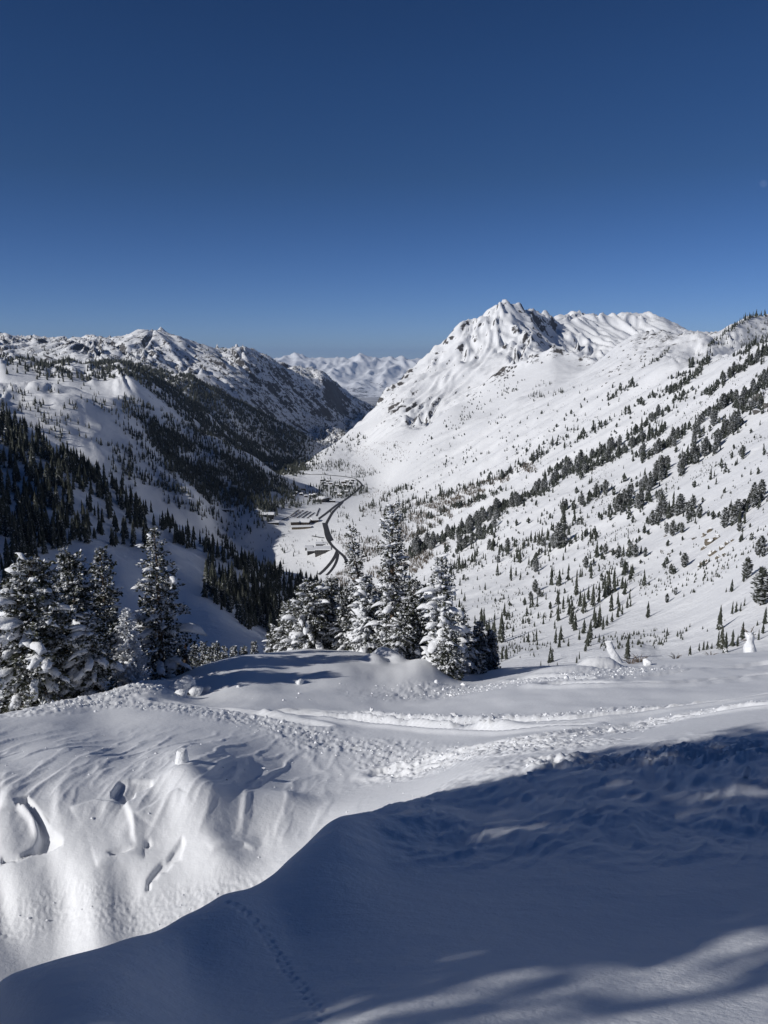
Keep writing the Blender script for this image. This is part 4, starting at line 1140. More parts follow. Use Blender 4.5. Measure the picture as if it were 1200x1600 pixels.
scatter([(0,870),(60,850),(60,1000),(0,1000)], 60, 12, "spur", "spruce", 0, 30, -.3, 14, dmin=250)
scatter([(560,930),(700,905),(790,960),(760,1010),(560,1000)], 90, 10, "lowerwood", "spruce", 0, 30, -.2, 15, dmin=250)
scatter([(190,670),(240,680),(300,730),(380,790),(360,810),(280,770),(220,720)], 260, 13, "knollwood", "spruce", 35, 26, -.06, 16, dmin=1400)
scatter([(215,650),(300,690),(450,752),(470,770),(430,800),(330,790),(250,710)], 2000, 14, "knollwood", "spruce", 35, 26, -.3, 17, dmin=1400)
scatter([(150,690),(250,700),(330,770),(420,800),(380,820),(280,790),(180,740)], 170, 12, 'knollwood', 'spruce', 30, 24, .0, 79, dmin=1400)
scatter([(330,805),(450,830),(520,850),(490,890),(420,870),(340,840)], 130, 5, 'village', 'spruce', 10, 14, .0, 80, dmin=1300)
scatter([(250,812),(330,846),(420,884),(505,915),(500,965),(430,925),(400,905),(330,868),(255,850)], 130, 13, 'spurtail', 'spruce', 20, 30, -.2, 81, dmin=300)
scatter([(170,690),(300,740),(440,800),(400,835),(290,800),(200,760)], 330, 13, 'knollwood', 'spruce', 30, 26, -.08, 82, dmin=1400)
scatter([(195,618),(250,640),(350,690),(445,745),(470,765),(440,772),(350,725),(250,675),(190,645)], 750, 14, 'knollwood', 'spruce', 35, 30, -.6, 78, dmin=1400)
scatter([(215,655),(300,690),(450,752),(470,770),(430,800),(330,790),(250,720)], 800, 14, "knollwood", "spruce", 35, 40, -.7, 77, dmin=1400)
scatter([(0,600),(190,625),(260,690),(240,780),(180,760),(60,690),(0,650)], 170, 12, "knollwood", "spruce", 30, 30, .16, 18, dmin=1400)
scatter([(0,610),(130,605),(200,625),(200,650),(100,640),(0,660)], 60, 12, "knollwood", "spruce", 10, 20, .2, 19, dmin=1400)
scatter([(300,800),(420,835),(480,850),(440,900),(330,860)], 60, 12, "knollwood", "spruce", 10, 30, .15, 21, dmin=1200)
scatter([(440,770),(500,757),(545,765),(540,785),(480,790),(440,800)], 260, 13, "village", "spruce", 0, 14, -.2, 22, dmin=1400)
scatter([(500,750),(570,745),(575,770),(540,780),(500,765)], 210, 12, "village", "spruce", 0, 12, -.05, 23, dmin=1400)

TREES.sort(key=lambda r: -r[3] / r[2])
LABELS = {
 "rows": ("tree in the high slanting rows", "high slanting tree rows of the right slope"),
 "ribs": ("tree in the dense dark bands", "dense tree bands of the right slope"),
 "pines": ("tree in the loose low groups", "loose tree groups low on the right slope"),
 "grove": ("narrow spruce in the smooth snow grove", "spruce grove on the smooth lower slope"),
 "hollow": ("little spruce by the snowy hollow", "little spruces by the hollow"),
 "fringe": ("spruce in the fringe along the snow edge", "fringe of spruces at the snow edge"),
 "scattered": ("scattered tree between the bands", "scattered trees on the sunny slope"),
 "highslope": ("far tree high under the white peak", "trees under the big peak"),
 "rockshade": ("tree by the shaded dark crag", "trees by the shaded crag"),
 "spur": ("spruce in the shaded left wood", "shaded wood on the left spur"),
 "spurtail": ("dark spruce on the thin spur crest", "spruces along the end of the left spur"),
 "lowerwood": ("dark spruce in the shaded lower wood", "dense shaded wood below the spur"),
 "knollwood": ("distant spruce on the far left knoll", "spruces on the far left knoll"),
 "village": ("spruce between the valley houses", "spruces among the valley houses"),
}
scatter([(1105,548),(1140,516),(1174,497),(1200,493),(1200,533),(1150,548)], 60, 9, "highslope", "spruce", -30, 14, -.25, 31, dmin=1400)
belt([(1100,549),(1120,532),(1140,516),(1160,503),(1174,496),(1198,493)], 70, 2.5, (7, 8), "highslope", kind="spruce")
scatter([(620,800),(700,700),(850,640),(1000,640),(1100,600),(1100,700),(950,800),(800,880),(650,880)], 420, 4.2, "scattered", "mix", -28, 20, .04, 32, sd=.4)
scatter([(700,900),(900,780),(1100,720),(1200,700),(1200,960),(1000,900),(850,960),(760,960)], 170, 4.0, "scattered", "mix", -28, 26, .12, 33, sd=.45)
scatter([(680,880),(900,820),(1020,860),(1000,960),(880,990),(760,990)], 200, 4.5, 'scattered', 'spruce', -28, 30, .02, 51, sd=.5)
scatter([(440,735),(480,700),(540,720),(600,740),(560,748),(470,738)], 320, 9, "village", "spruce", -15, 10, -.05, 34, dmin=2000)
scatter([(480,840),(520,820),(500,800),(540,790),(560,830),(600,860),(560,890),(530,860)], 110, 8, "village", "spruce", -20, 12, .1, 35, dmin=1300)
scatter([(560,790),(640,760),(700,780),(700,900),(620,920),(560,880)], 150, 8, 'ribs', 'spruce', -28, 16, .0, 41, dmin=1000)
TREES.sort(key=lambda r: -r[3] / r[2])
NIND = {"spruce": 215, "pine": 250}
def where(px, py, reg):
    if reg in ("spur",):
        x = "by the view's left edge" if px < 50 else "above the broad snowy pine" if px < 120 else "above the slim dark spire" if px < 190 else "above the tall feathery fir"
        return ("on its crest, " if py < 640 + .62 * px + 45 else "in its upper half, " if py < 775 else "at its lower edge, ") + x
    if reg in ("lowerwood", "spurtail"): return "near its left end" if px < 400 else "in its middle" if px < 470 else "behind the snowy cluster" if px < 560 else "right of the tallest fir"
    if reg in ("knollwood", "village"): return "left part" if px < 200 else "right part"
    x = "above the snowy cluster" if px < 720 else "above the crooked fir" if px < 810 else "left of the spruce grove" if px < 880 else "above the spruce grove" if px < 990 else "left of the tan cliff" if px < 1090 else "above the tan cliff" if px < 1160 else "at the right edge"
    if reg == "rows": x = ("top row " if py < 610 else "middle row " if py < 665 else "bottom row ") + x
    if reg == "pines": x = ("upper part " if py < 785 else "middle part " if py < 825 else "lower part ") + x
    if reg == "ribs": x = ("upper band " if py < 785 else "middle band " if py < 820 else "lower band ") + x
    return x
count = {"spruce": 0, "pine": 0}
rest, chosen = [], []
for row in TREES:
    if count[row[4]] < NIND[row[4]]: count[row[4]] += 1; chosen.append(row)
    else: rest.append(row)
buckets = {}
for row in chosen: buckets.setdefault((row[5], row[4], where(row[0], row[1], row[5])), []).append(row)
def hill_tree(px, py, d, h, kd, label, group):
    a, _ = ray(px, py); x = float(a) * d; z = mid_z(x, d) - 0.15
    big = h / d * F > 15
    if big:
        o = root_empty(kd + "_tree", (x, d, z), label, "tree", group, rnd.uniform(0, 6.28), (h, h, h))
        c = bpy.data.objects.new("crown", rnd.choice(SPRUCE_BIG if kd == "spruce" else PINE_BIG)); COL.objects.link(c); c.parent = o
        t = bpy.data.objects.new("trunk", STEM); COL.objects.link(t); t.parent = o
    else:
        o = bpy.data.objects.new(kd + "_tree", rnd.choice(SPRUCE_BIG if kd == "spruce" else PINE_BIG)); COL.objects.link(o)
        o.location = (x, d, z); o.rotation_euler = (0, 0, rnd.uniform(0, 6.28)); o.scale = (h, h, h)
        tag(o, label, "tree", None, group)
for px, py, d, h, kd, lab in LONE_ROWS: hill_tree(px, py, d, h, kd, lab, None)
for (reg, kd, wh), rows_b in buckets.items():
    base, grp = LABELS[reg]
    base = base.replace("tree", kd, 1) if kd == "pine" else base.replace("tree", "spruce", 1)
    rows_b.sort(key=lambda r: -r[3] / r[2])
    xs_b = [r[0] for r in rows_b]
    for k, (px, py, d, h, _kd, _r) in enumerate(rows_b):
        n_ = len(rows_b)
        if n_ == 1: pre = ""
        elif k == 0: pre = "tallest "
        elif px == min(xs_b): pre = "leftmost "
        elif px == max(xs_b): pre = "rightmost "
        else: pre = "bigger " if k < n_ * .5 else "smaller "
        hill_tree(px, py, d, h, kd, pre + base + ", " + wh, grp + ", " + kd + "s " + wh)

def joined(name, rows, protos, label, mat=None, zoff=-0.15):
    s_v, s_f, n = [], [], 0
    arr = {}
    for i, p in enumerate(protos): arr[i] = (np.concatenate(p.V), np.concatenate(p.T))
    for x, y, z, h in rows:
        V, T = arr[rnd.randrange(len(protos))]
        th = rnd.uniform(0, 6.28); c, s = math.cos(th), math.sin(th)
        w = rnd.uniform(.8, 1.25)
        P = np.stack([(V[:, 0] * c - V[:, 1] * s) * h * w + x, (V[:, 0] * s + V[:, 1] * c) * h * w + y, V[:, 2] * h + z + zoff], 1)
        s_v.append(P); s_f.append(T + n); n += len(P)
    return add(name, mesh_np(name, np.concatenate(s_v), np.concatenate(s_f), False, [mat or mat_needle_mid]), label=label, kind='stuff')
def rows_xyz(rr):
    out = []
    for px, py, d, h, kd, reg in rr:
        a, _ = ray(px, py); x = float(a) * d; out.append((x, d, mid_z(x, d), h))
    return out
joined("distant_spruces", rows_xyz([r for r in rest if r[4] == "spruce"]), SPRUCE_LOW, "smaller spruces of the far woods and hillsides")
joined("distant_pines", rows_xyz([r for r in rest if r[4] == "pine"]), PINE_LOW, "smaller pines scattered over the sunny right slope")

# far woods that read as one mass, scattered over the ground itself
def wood_by_ground(n, dens, hm, label, name):
    w = np.clip(dens, 0, None) * (Yg ** 2) * 0 + np.clip(dens, 0, None)
    # weight by the ground area of each grid cell
    da = np.gradient(Xg, axis=0); db = np.gradient(Yg, axis=1)
    w = (w * np.abs(da * db)).ravel(); w /= w.sum()
    k = rng.choice(len(w), n, p=w)
    jx = rng.uniform(-.5, .5, n) * np.abs(da.ravel()[k]); jy = rng.uniform(-.5, .5, n) * np.abs(db.ravel()[k])
    rows = []
    for i, dx, dy in zip(k, jx, jy):
        x = Xg.ravel()[i] + dx; y = Yg.ravel()[i] + dy
        rows.append((x, y, mid_z(x, y), hm * rnd.lognormvariate(0, .25)))
    joined(name, rows, TINY, label)
infr = sstep(-60, -20, PXg)
dk = m_dark * infr * (1 - sstep(460, 500, PXg)) * np.clip(0.68 + 1.3 * fbm(Xg / 260, Yg / 420, 4, 0.55, seed=33) + 0.35 * sstep(200, 330, PXg) - .6 * (1 - sstep(60, 230, PXg)) * 0.8, 0, 1)
wood_by_ground(21000, dk ** 1.5, 17, "dark far off forest covering the ridges in front of the rocky range", "far_forest")
rg = m_range * infr * (Zg < 60) * np.clip(0.25 + 1.2 * fbm(Xg / 300, Yg / 500, 3, seed=34) + 0.3 * sstep(350, 450, PXg), 0, 1)
wood_by_ground(9000, rg, 13, "specks of forest low on the rocky range", "range_forest")
ft = sstep(420, 470, PXg) * (1 - sstep(600, 640, PXg)) * sstep(math.log(3000), math.log(3300), Sg) * (1 - sstep(math.log(6500), math.log(7500), Sg)) * (Zg < -330) * np.clip(.4 + 1.2 * fbm(Xg / 160, Yg / 400, 3, seed=35), 0, 1)
wood_by_ground(1800, ft, 11, "thin woods at the foot of the big peak where the canyon narrows", "canyon_woods")

# low brush poking through the snow of the right slope
br = m_right * (Yg > 260) * (Yg < 3000) * (PXg < 1230) * np.clip(-0.05 + 1.5 * fbm(Xg / 60, Yg / 120, 4, 0.6, seed=36), 0, 1) * np.clip(1.2 - Yg / 3200, .2, 1) / np.clip(Yg / 600, .5, 9)
wood_by_ground(5200, br, 1.7, "low brush and treetops poking through the snow of the right slope", "snow_brush")

# bare aspens: slender leafless stems
def aspens(polys):
    V, T, n = [], [], 0
    for poly, cnt, hm, sl in polys:
        xs = [p[0] for p in poly]; ys = [p[1] for p in poly]; k = 0; tries = 0
        while k < cnt and tries < cnt * 8:
            tries += 1
            px, py = rnd.uniform(min(xs), max(xs)), rnd.uniform(min(ys), max(ys))
            if not in_poly(px, py, poly): continue
            if perlin((px * .9 + py * .45) / 30, (-px * .45 + py * .9) / 9, 77) < -.12: continue
            d = ground_at(px, py)
            if d is None: continue
            a, _ = ray(px, py); x = float(a) * d; z = mid_z(x, d); h = hm * rnd.uniform(.6, 1.2)
            for j in range(3):
                th = rnd.uniform(0, 6.28); lx, ly = math.cos(th), math.sin(th); w = .40 + .18 * j
                tp = np.array([x + rnd.uniform(-.18, .18) * h, d + rnd.uniform(-.18, .18) * h, z + h * (1 - .2 * j)])
                V += [(x - lx * w, d - ly * w, z - .2), (x + lx * w, d + ly * w, z - .2), tuple(tp)]
                T.append((n, n + 1, n + 2)); n += 3
            k += 1
    return mesh_np("aspen_stems", np.array(V), np.array(T), False, [mat_aspen])
add("bare_aspens", aspens([([(465,735),(520,715),(580,690),(640,690),(640,715),(570,742)], 420, 6, 0), ([(560,770),(600,755),(620,770),(590,800),(565,810)], 200, 7, 0), ([(520,840),(560,830),(590,850),(560,880),(535,870)], 220, 7, 0), ([(590,830),(640,805),(720,775),(760,765),(740,790),(660,835),(610,860)], 1100, 8, 0), ([(600,880),(660,850),(700,850),(660,890),(610,920)], 700, 8, 0), ([(640,790),(700,768),(780,745),(830,720),(840,735),(760,765),(680,795)], 800, 7, 0),
                           ([(520,900),(560,880),(600,890),(600,930),(540,925)], 520, 8, 0), ([(590,800),(640,780),(640,800),(600,815)], 160, 7, 0), ([(560,850),(590,835),(600,860),(575,880)], 160, 7, 0)]),
    label="leafless brown aspen thickets low on the sunny slope", kind='stuff')

# ------------------------------------------------------------------ the trees behind the viewer whose shade lies on the hump
def shade_tree(seed, x, y, h, R, label, **kw):
    o = root_empty("snowy_fir", (x, y, back_z(x, y)), label, "tree", "firs behind the viewer")
    for pn, me in make_fir(seed, h, R, **kw): add(pn, me, o, kind='stuff' if pn == 'snow_load' else None)
shade_tree(201, -7.74, -0.1, 11.0, 1.85, "tall dense fir just behind the viewer whose shade crosses the foreground", snow=.1, dens=.82, shape=.35, droop=.15)
shade_tree(202, -9.0, 1.0, 9.2, 1.55, "taller fir standing behind the first shade tree", snow=.1, dens=1.15, shape=.35, droop=.15)
shade_tree(203, -5.3, 0.6, 5.2, 1.32, "low bushy fir in front of the shade trees", snow=.3, dens=1.8, shape=.45, droop=.15)
# ------------------------------------------------------------------ small things of the snowfield
def lumpy(V, amp, fr, g):
    f = np.zeros(len(V))
    for k in range(4): f += np.sin(V @ g.normal(0, fr * (1.5 ** k), 3) + g.uniform(0, 6)) / (1.6 ** k)
    return V * (1 + amp * f)[:, None]
def blob_object(name, px, py, d, size, seed, label, cat, mat=None, amp=.14, sink=.3, rz=0, group=None, near_ground=True):
    g = np.random.default_rng(seed)
    a, _ = ray(px, py); x = float(a) * d; z = near_z(x, d) if near_ground else mid_z(x, d)
    V = lumpy(ICO3_V, amp, 2.2, g) * np.array(size)
    V[:, 2] += size[2] * (1 - sink)
    o = add(name, mesh_np(name, V, ICO3_F, True, [mat or mat_snow_blob]), None, (x, d, z), label, cat, None, group)
    o.rotation_euler = (0, 0, rz); return o
mat_wood = simple_mat("weathered_wood", (0.13, 0.10, 0.08), 0.9, 0.4, 9.0)

# snow capped post on the lip of the scarp
d0 = 10.3
a, _ = ray(285, 1199); x0 = float(a) * d0; z0 = near_z(x0, d0)
sp_ = Soup(); tube(sp_, [(0, 0, -.1), (0, 0, .04), (.004, 0, .11), (.002, .003, .17), (0, 0, .20)], [.105, .088, .078, .072, .052], 12)
o = add("snow_stub", mesh_np("snow_stub", lumpy(np.concatenate(sp_.V), .03, 9, np.random.default_rng(4)), [np.concatenate(sp_.T), np.concatenate(sp_.Q)], True, [mat_snow_blob]), None, (x0, d0, z0), "short upright stub of snow on the lip of the carved bank", "snow stub")
# heap of snow blocks
for i, (px, py, d, s, lab, rz) in enumerate((
    (290, 1077, 24.5, (.34, .26, .30), "largest upright block of the snow heap beside the left trees", .3),
    (274, 1082, 24.3, (.26, .2, .17), "low block at the left of the snow heap by the trees", .9),
    (306, 1082, 24.4, (.26, .22, .15), "flat block at the right of the snow heap by the trees", 1.9),
    (284, 1092, 23.3, (.17, .13, .13), "small ball of snow lying in front of the snow heap", .2),
    (322, 1080, 24.8, (.2, .14, .1), "outermost small block right of the snow heap", 2.5),
    (468, 1064, 26.2, (.13, .11, .10), "single ball of snow lying on the mound's near side", .4),
    (683, 1068, 27.6, (.09, .08, .08), "small ball of snow near the foot of the crooked fir", 1.0),
    (581, 1103, 19.5, (.05, .05, .05), "tiny ball of snow on the smooth field above the tracks", 1.0),
    (1010, 1046, 32.0, (.18, .16, .15), "ball of snow beside the leaning white stump", 1.4),
    (1083, 1072, 21.0, (.08, .07, .07), "ball of snow on the wide track at the right", 2.2),
    (1166, 1212, 5.9, (.034, .03, .055), "upright bit of snow catching sun in the shaded hump at the right", .3))):
    blob_object("snow_block", px, py, d, s, 500 + i, lab, "snow block", rz=rz, amp=.17, group="loose snow blocks on the snowfield")

# leaning white stump
def stump(px, py, d, h, lean, label, antlers, seed, base_r, top_r):
    g = np.random.default_rng(seed)
    a, _ = ray(px, py); x = float(a) * d; z = near_z(x, d)
    o = root_empty("snow_plastered_stump", (x, d, z), label, "stump")
    s = Soup(); n = 9
    pts = [(lean * h * (k / (n - 1)) ** 1.1, .03 * math.sin(k), -.15 + (h + .15) * k / (n - 1)) for k in range(n)]
    rad = [base_r + (top_r - base_r) * (k / (n - 1)) ** .6 for k in range(n)]
    tube(s, pts, rad, 14)
    V = np.concatenate(s.V); V = V + np.stack([np.sin(V[:, 2] * 9 + V[:, 1] * 14), np.cos(V[:, 2] * 8 + V[:, 0] * 12), 0 * V[:, 0]], 1) * base_r * .13
    add("snow_coat", mesh_np("snow_coat", V, [np.concatenate(s.T), np.concatenate(s.Q)], True, [mat_snow_blob]), o)
    for (dx, dy, dz, f) in antlers:
        s = Soup(); p = np.array(pts[int(f * (n - 1))]); q = p + np.array([dx, dy, dz]) * h
        tube(s, [p, (p + q) / 2 + np.array([.02, 0, .05 * h]), q], [.035, .025, .008], 5)
        for k in range(5):
            e = p + (q - p) * (.45 + .13 * k); tube(s, [e, e + g.normal(0, .09, 3) * h], [.012, .004], 4)
        add("branch", s.mesh("branch", [mat_wood]), o)
stump(966, 1048, 34.0, .95, -.55, "leaning stump plastered white with dark twigs at its tip on the right snow edge", ((.30, .1, .02, .35), (.12, -.05, .14, .95), (.35, .05, -.05, .15), (-.1, .05, .12, .95)), 41, .26, .13)
stump(1172, 1026, 43.0, 1.25, -.12, "upright white snag with two dark antler branches near the right edge", ((-.30, .1, .30, .9), (.15, -.05, .42, .95), (.30, .1, .15, .8), (-.42, .05, .05, .7)), 42, .42, .16)
# twigs of buried bushes at the right edge of the snow
for i, (px, py, d) in enumerate(((1110, 1034, 42), (985, 1052, 33), (998, 1053, 33.5), (1056, 1033, 41))):
    a, _ = ray(px, py); x = float(a) * d; g = np.random.default_rng(600 + i); s = Soup()
    for k in range(26):
        th = g.uniform(0, 6.28); L_ = g.uniform(.2, .5); e = np.array([math.cos(th) * L_, math.sin(th) * L_ * .6, g.uniform(.08, .38)])
        tube(s, [(0, 0, -.1), e * .55 + [0, 0, .05], e], [.012, .009, .004], 3)
    add("buried_bush", s.mesh("bush", [mat_wood]), None, (x, d, near_z(x, d)), ("round tuft of bare twigs at the snow edge left of the upright snag", "dark twigs poking out beside the leaning stump", "second tuft of dark twigs right of the leaning stump", "sparse twigs on the snow edge between the stump and the snag")[i], "bush", None, "twigs of buried bushes")

# ------------------------------------------------------------------ rocks on the right slope
def rock_mat(name, c1, c2, snow_from):
    m, nt, b = new_mat(name)
    geo = node(nt, "ShaderNodeNewGeometry"); sep = node(nt, "ShaderNodeSeparateXYZ"); nt.links.new(geo.outputs["Normal"], sep.inputs[0])
    n = node(nt, "ShaderNodeTexNoise", Scale=.5, Detail=5.0); nt.links.new(geo.outputs["Position"], n.inputs["Vector"])
    ad = node(nt, "ShaderNodeMath", operation='MULTIPLY_ADD'); ad.inputs[1].default_value = .8; nt.links.new(n.outputs["Fac"], ad.inputs[0]); nt.links.new(sep.outputs["Z"], ad.inputs[2])
    mr = node(nt, "ShaderNodeMapRange"); mr.inputs[1].default_value = snow_from; mr.inputs[2].default_value = snow_from + .12; nt.links.new(ad.outputs[0], mr.inputs[0])
    rc = node(nt, "ShaderNodeMix", data_type='RGBA'); rc.inputs[6].default_value = c1 + (1,); rc.inputs[7].default_value = c2 + (1,); nt.links.new(n.outputs["Fac"], rc.inputs[0])
    mx = node(nt, "ShaderNodeMix", data_type='RGBA'); mx.inputs[7].default_value = SNOW + (1,); nt.links.new(rc.outputs[2], mx.inputs[6]); nt.links.new(mr.outputs[0], mx.inputs[0])
    nt.links.new(mx.outputs[2], b.inputs["Base Color"]); b.inputs["Roughness"].default_value = .9
    return m
mat_tan = rock_mat("tan_rock", (.085, .075, .06), (.19, .16, .12), .84)
mat_grey = rock_mat("grey_rock", (.06, .058, .056), (.15, .14, .13), .88)
def crag(name, px, py, wpx, hpx, seed, label, mat, group=None, squash=1.0):
    d = ground_at(px, py)
    if d is None: return
    g = np.random.default_rng(seed); a, _ = ray(px, py); x = float(a) * d; z = mid_z(x, d)
    V = ICO2_V * (1 + .30 * np.sign(np.sin(ICO2_V @ g.normal(0, 3, 3))) * .4 + g.normal(0, .13, len(ICO2_V)))[:, None]
    sx, sz = wpx / F * d * .38, hpx / F * d * .5
    add(name, mesh_np(name, V * np.array([sx, (sx + sz) * .4 * squash, sz]), ICO2_F, False, [mat]), None, (x, d + sx * .2, z + sz * .05), label, "rock", None, group).rotation_euler = (g.normal(0, .2), .35, g.uniform(-.4, .4))
for i, (px, py, w, h) in enumerate(((1108,850,20,18),(1120,842,16,14),(1114,866,16,16),(1099,858,10,12),(1128,858,12,10),(1137,850,12,9),(1104,880,9,12),(1094,884,9,14),(1122,872,10,9),(1145,845,9,7),(1110,830,12,12),(1132,868,10,7),(1100,838,9,10))):
    crag("cliff_rock", px, py, w, h, 700 + i, "tan weathered rock of the broken cliff on the lower right slope", mat_tan, "rocks of the tan broken cliff")
for i, (px, py, w, h) in enumerate(((992,853,18,10),(983,858,14,9),(962,864,16,8),(1035,862,9,6),(1040,838,8,6),(955,862,10,6),(1085,842,10,8),(1046,866,8,6),(1120,900,6,5),(1130,888,7,5))):
    crag("boulder", px, py, w, h, 730 + i, "snow capped boulder among the pines of the lower right slope", mat_tan if i < 3 else mat_grey, "boulders on the right slope")
for i, (px, py, w, h, lab) in enumerate(((1168, 640, 16, 14, "left end of the dark shaded crag at the right edge"), (1178, 630, 18, 20, "tallest block of the dark shaded crag at the right edge"), (1190, 622, 20, 24, "block of the dark shaded crag nearest the right edge"), (1184, 645, 20, 12, "low foot of the dark shaded crag at the right edge"), (1198, 636, 18, 22, "block of the dark shaded crag cut by the right edge"))):
    crag("shaded_crag", px, py, w, h, 760 + i, lab, mat_grey, "blocks of the shaded crag")
rr_ = random.Random(8)
for i in range(44):
    f = rr_.random(); px = 940 + 85 * f + rr_.gauss(0, 9); py = 590 - 52 * f + rr_.gauss(0, 13)
    if py < 530: continue
    crag("scree_rock", px, py, rr_.uniform(2, 4.5), rr_.uniform(2.5, 5), 800 + i, "small grey rock speckling the snowy shoulder right of the big peak", mat_grey, "rocks on the snowy shoulder")
for i in range(26):
    f = rr_.random(); px = 735 + 100 * f + rr_.gauss(0, 5); py = 612 - 58 * f + rr_.gauss(0, 5)
    crag("ridge_rock", px, py, rr_.uniform(2.5, 5), rr_.uniform(3.5, 7), 880 + i, "grey rock on the crest of the spur below the big peak", mat_grey, "rocks on the spur below the peak")

# ------------------------------------------------------------------ roads, car parks and houses in the valley
mat_road = simple_mat("wet_asphalt", (0.050, 0.050, 0.053), 0.7, 0.35, 0.05)
def valley_point(px, py):
    d = ground_at(px, py, 1200.0)
    if d is None: return None
    a, _ = ray(px, py); return np.array([float(a) * d, d, mid_z(float(a) * d, d)])
def ribbon(name, pts, w, label, mat, lift=.5):
    P = [p for p in (valley_point(*q) for q in pts) if p is not None]
    Q = []
    for p, q in zip(P[:-1], P[1:]):
        n_ = max(2, int(np.linalg.norm(q - p) / 12))
        for k in range(n_): Q.append(p + (q - p) * k / n_)
    Q.append(P[-1]); Q = np.array(Q)
    for _ in range(8): Q[1:-1] = (Q[:-2] + Q[1:-1] * 2 + Q[2:]) / 4
    V = []
    for k in range(len(Q)):
        t = Q[min(k + 1, len(Q) - 1)] - Q[max(k - 1, 0)]; t[2] = 0; t /= np.linalg.norm(t) + 1e-9
        s = np.array([-t[1], t[0], 0])
        for e in (-1, -.33, .33, 1):
            p = Q[k] + s * e * w / 2; p[2] = mid_z(p[0], p[1]) + lift; V.append(p)
    zz = np.array(V).reshape(len(Q), 4, 3); zz[:, :, 2] = zz[:, :, 2].max(1, keepdims=True)
    add(name, mesh_np(name, zz.reshape(-1, 3), grid_faces(len(Q), 4), True, [mat]), label=label, kind='structure')
ribbon("road", [(566,758),(557,767),(548,774),(538,782),(528,788),(518,796),(508,804),(498,811),(494,814)], 8, "canyon road from the notch down to the car park", mat_road)
ribbon("road", [(536,783),(532,789),(524,796),(518,803),(514,811),(509,819),(508,830),(511,842),(517,852),(526,861),(535,868),(541,874),(543,885)], 7, "road winding past the lodges to the lower bends", mat_road)
ribbon("road", [(527,862),(524,872),(518,881),(508,890),(498,899)], 7, "left loop road below the flat roofed lodge", mat_road)
ribbon("road", [(528,866),(527,876),(523,886),(516,895),(510,900)], 5.5, "middle loop road below the flat roofed lodge", mat_road)
ribbon("road", [(446,735),(458,738),(470,740),(485,741.5),(500,742),(520,743),(540,745),(556,748),(562,753),(567,760)], 7, "upper road crossing the white bench below the peak", mat_road, 1.0)
ribbon("car_park", [(507,818),(509,826),(512,836),(517,846)], 12, "wide dark strip of ploughed asphalt beside the road", mat_road, .9)

wall_cols = {"brown": (0.07, 0.05, 0.035), "grey": (0.085, 0.08, 0.075), "dark": (0.035, 0.032, 0.03), "tan": (0.15, 0.12, 0.08)}
mat_walls = {k: simple_mat("wall_" + k, v, .85, .25, .3) for k, v in wall_cols.items()}
mat_pane = simple_mat("window_glass", (0.02, 0.025, 0.03), .15)
def box_arrays(x0, x1, y0, y1, z0, z1):
    V = np.array([(x, y, z) for z in (z0, z1) for y in (y0, y1) for x in (x0, x1)], float)
    Q = np.array([(0, 2, 3, 1), (4, 5, 7, 6), (0, 1, 5, 4), (2, 6, 7, 3), (0, 4, 6, 2), (1, 3, 7, 5)])
    return V, Q
def house(px, py, wpx, hpx, label, wall="brown", rz=0.0, depth=None, gable=False, nwin=0, name="house", cat="house", group=None):
    p = valley_point(px, py)
    if p is None: return
    w = wpx / F * p[1]; h = hpx / F * p[1]; dp = depth or w * .6
    o = root_empty(name, (p[0], p[1] + dp * .5, p[2]), label, cat, group, rz)
    hw = h * (.72 if gable else .82)
    V, Q = box_arrays(-w / 2, w / 2, -dp / 2, dp / 2, -6, hw)
    add("wall", mesh_np("wall", V, Q, False, [mat_walls[wall]]), o)
    e = .8
    if gable:
        V = np.array([(-w/2-e, -dp/2-e, hw), (w/2+e, -dp/2-e, hw), (w/2+e, dp/2+e, hw), (-w/2-e, dp/2+e, hw), (-w/2-e, 0, h*1.15), (w/2+e, 0, h*1.15)])
        fs = [np.array([(0, 1, 5, 4), (2, 3, 4, 5), (0, 3, 2, 1)]), np.array([(0, 4, 3), (1, 2, 5)])]
        add("roof", mesh_np("roof", V, fs, False, [mat_snow_blob]), o)
    else:
        V, Q = box_arrays(-w/2-e, w/2+e, -dp/2-e, dp/2+e, hw + .003, h + .3)
        add("roof", mesh_np("roof", V, Q, False, [mat_snow_blob]), o)
    if nwin:
        rows = 2 if hw > 7 else 1
        ww = w / nwin * .55
        for r in range(rows):
            for k in range(nwin):
                cx_ = -w / 2 + (k + .5) * w / nwin; cz = hw * (.3 + .42 * r if rows == 2 else .5)
                V, Q = box_arrays(cx_ - ww / 2, cx_ + ww / 2, -dp / 2 - .12, -dp / 2 + .3, cz - hw * .12, cz + hw * .12)
                add("window", mesh_np("window", V, Q, False, [mat_pane]), o)
house(504, 866, 25, 8.5, "long flat roofed lodge in the valley where the road bends", "grey", .05, 30, False, 9, "lodge", "lodge")
house(486, 866, 14, 6.5, "lower wing of the valley lodge stepping down to the left", "dark", .1, 26, False, 4, "lodge", "lodge")
house(482, 859, 12, 4, "upper left wing behind the flat roofed lodge", "dark", .1, 20, False, 3, "lodge", "lodge")
house(503, 853, 20, 3.5, "low snow covered wing at the back of the valley lodge", "dark", .05, 20, False, 5, "lodge", "lodge")
house(460, 821, 13, 6.5, "brown square lodge at the left end of the car park row", "brown", .1, 26, False, 4, "lodge", "lodge")
house(476, 821, 15, 7, "gabled lodge in the middle of the row in front of the car park", "brown", -.1, 30, True, 4, "lodge", "lodge")
house(491, 817, 10, 6, "small brown lodge at the road end of the car park row", "brown", .3, 22, True, 3, "lodge", "lodge")
house(470, 827, 30, 4.5, "long low terrace building in front of the car park row", "tan", .15, 16, False, 10, "lodge", "lodge")
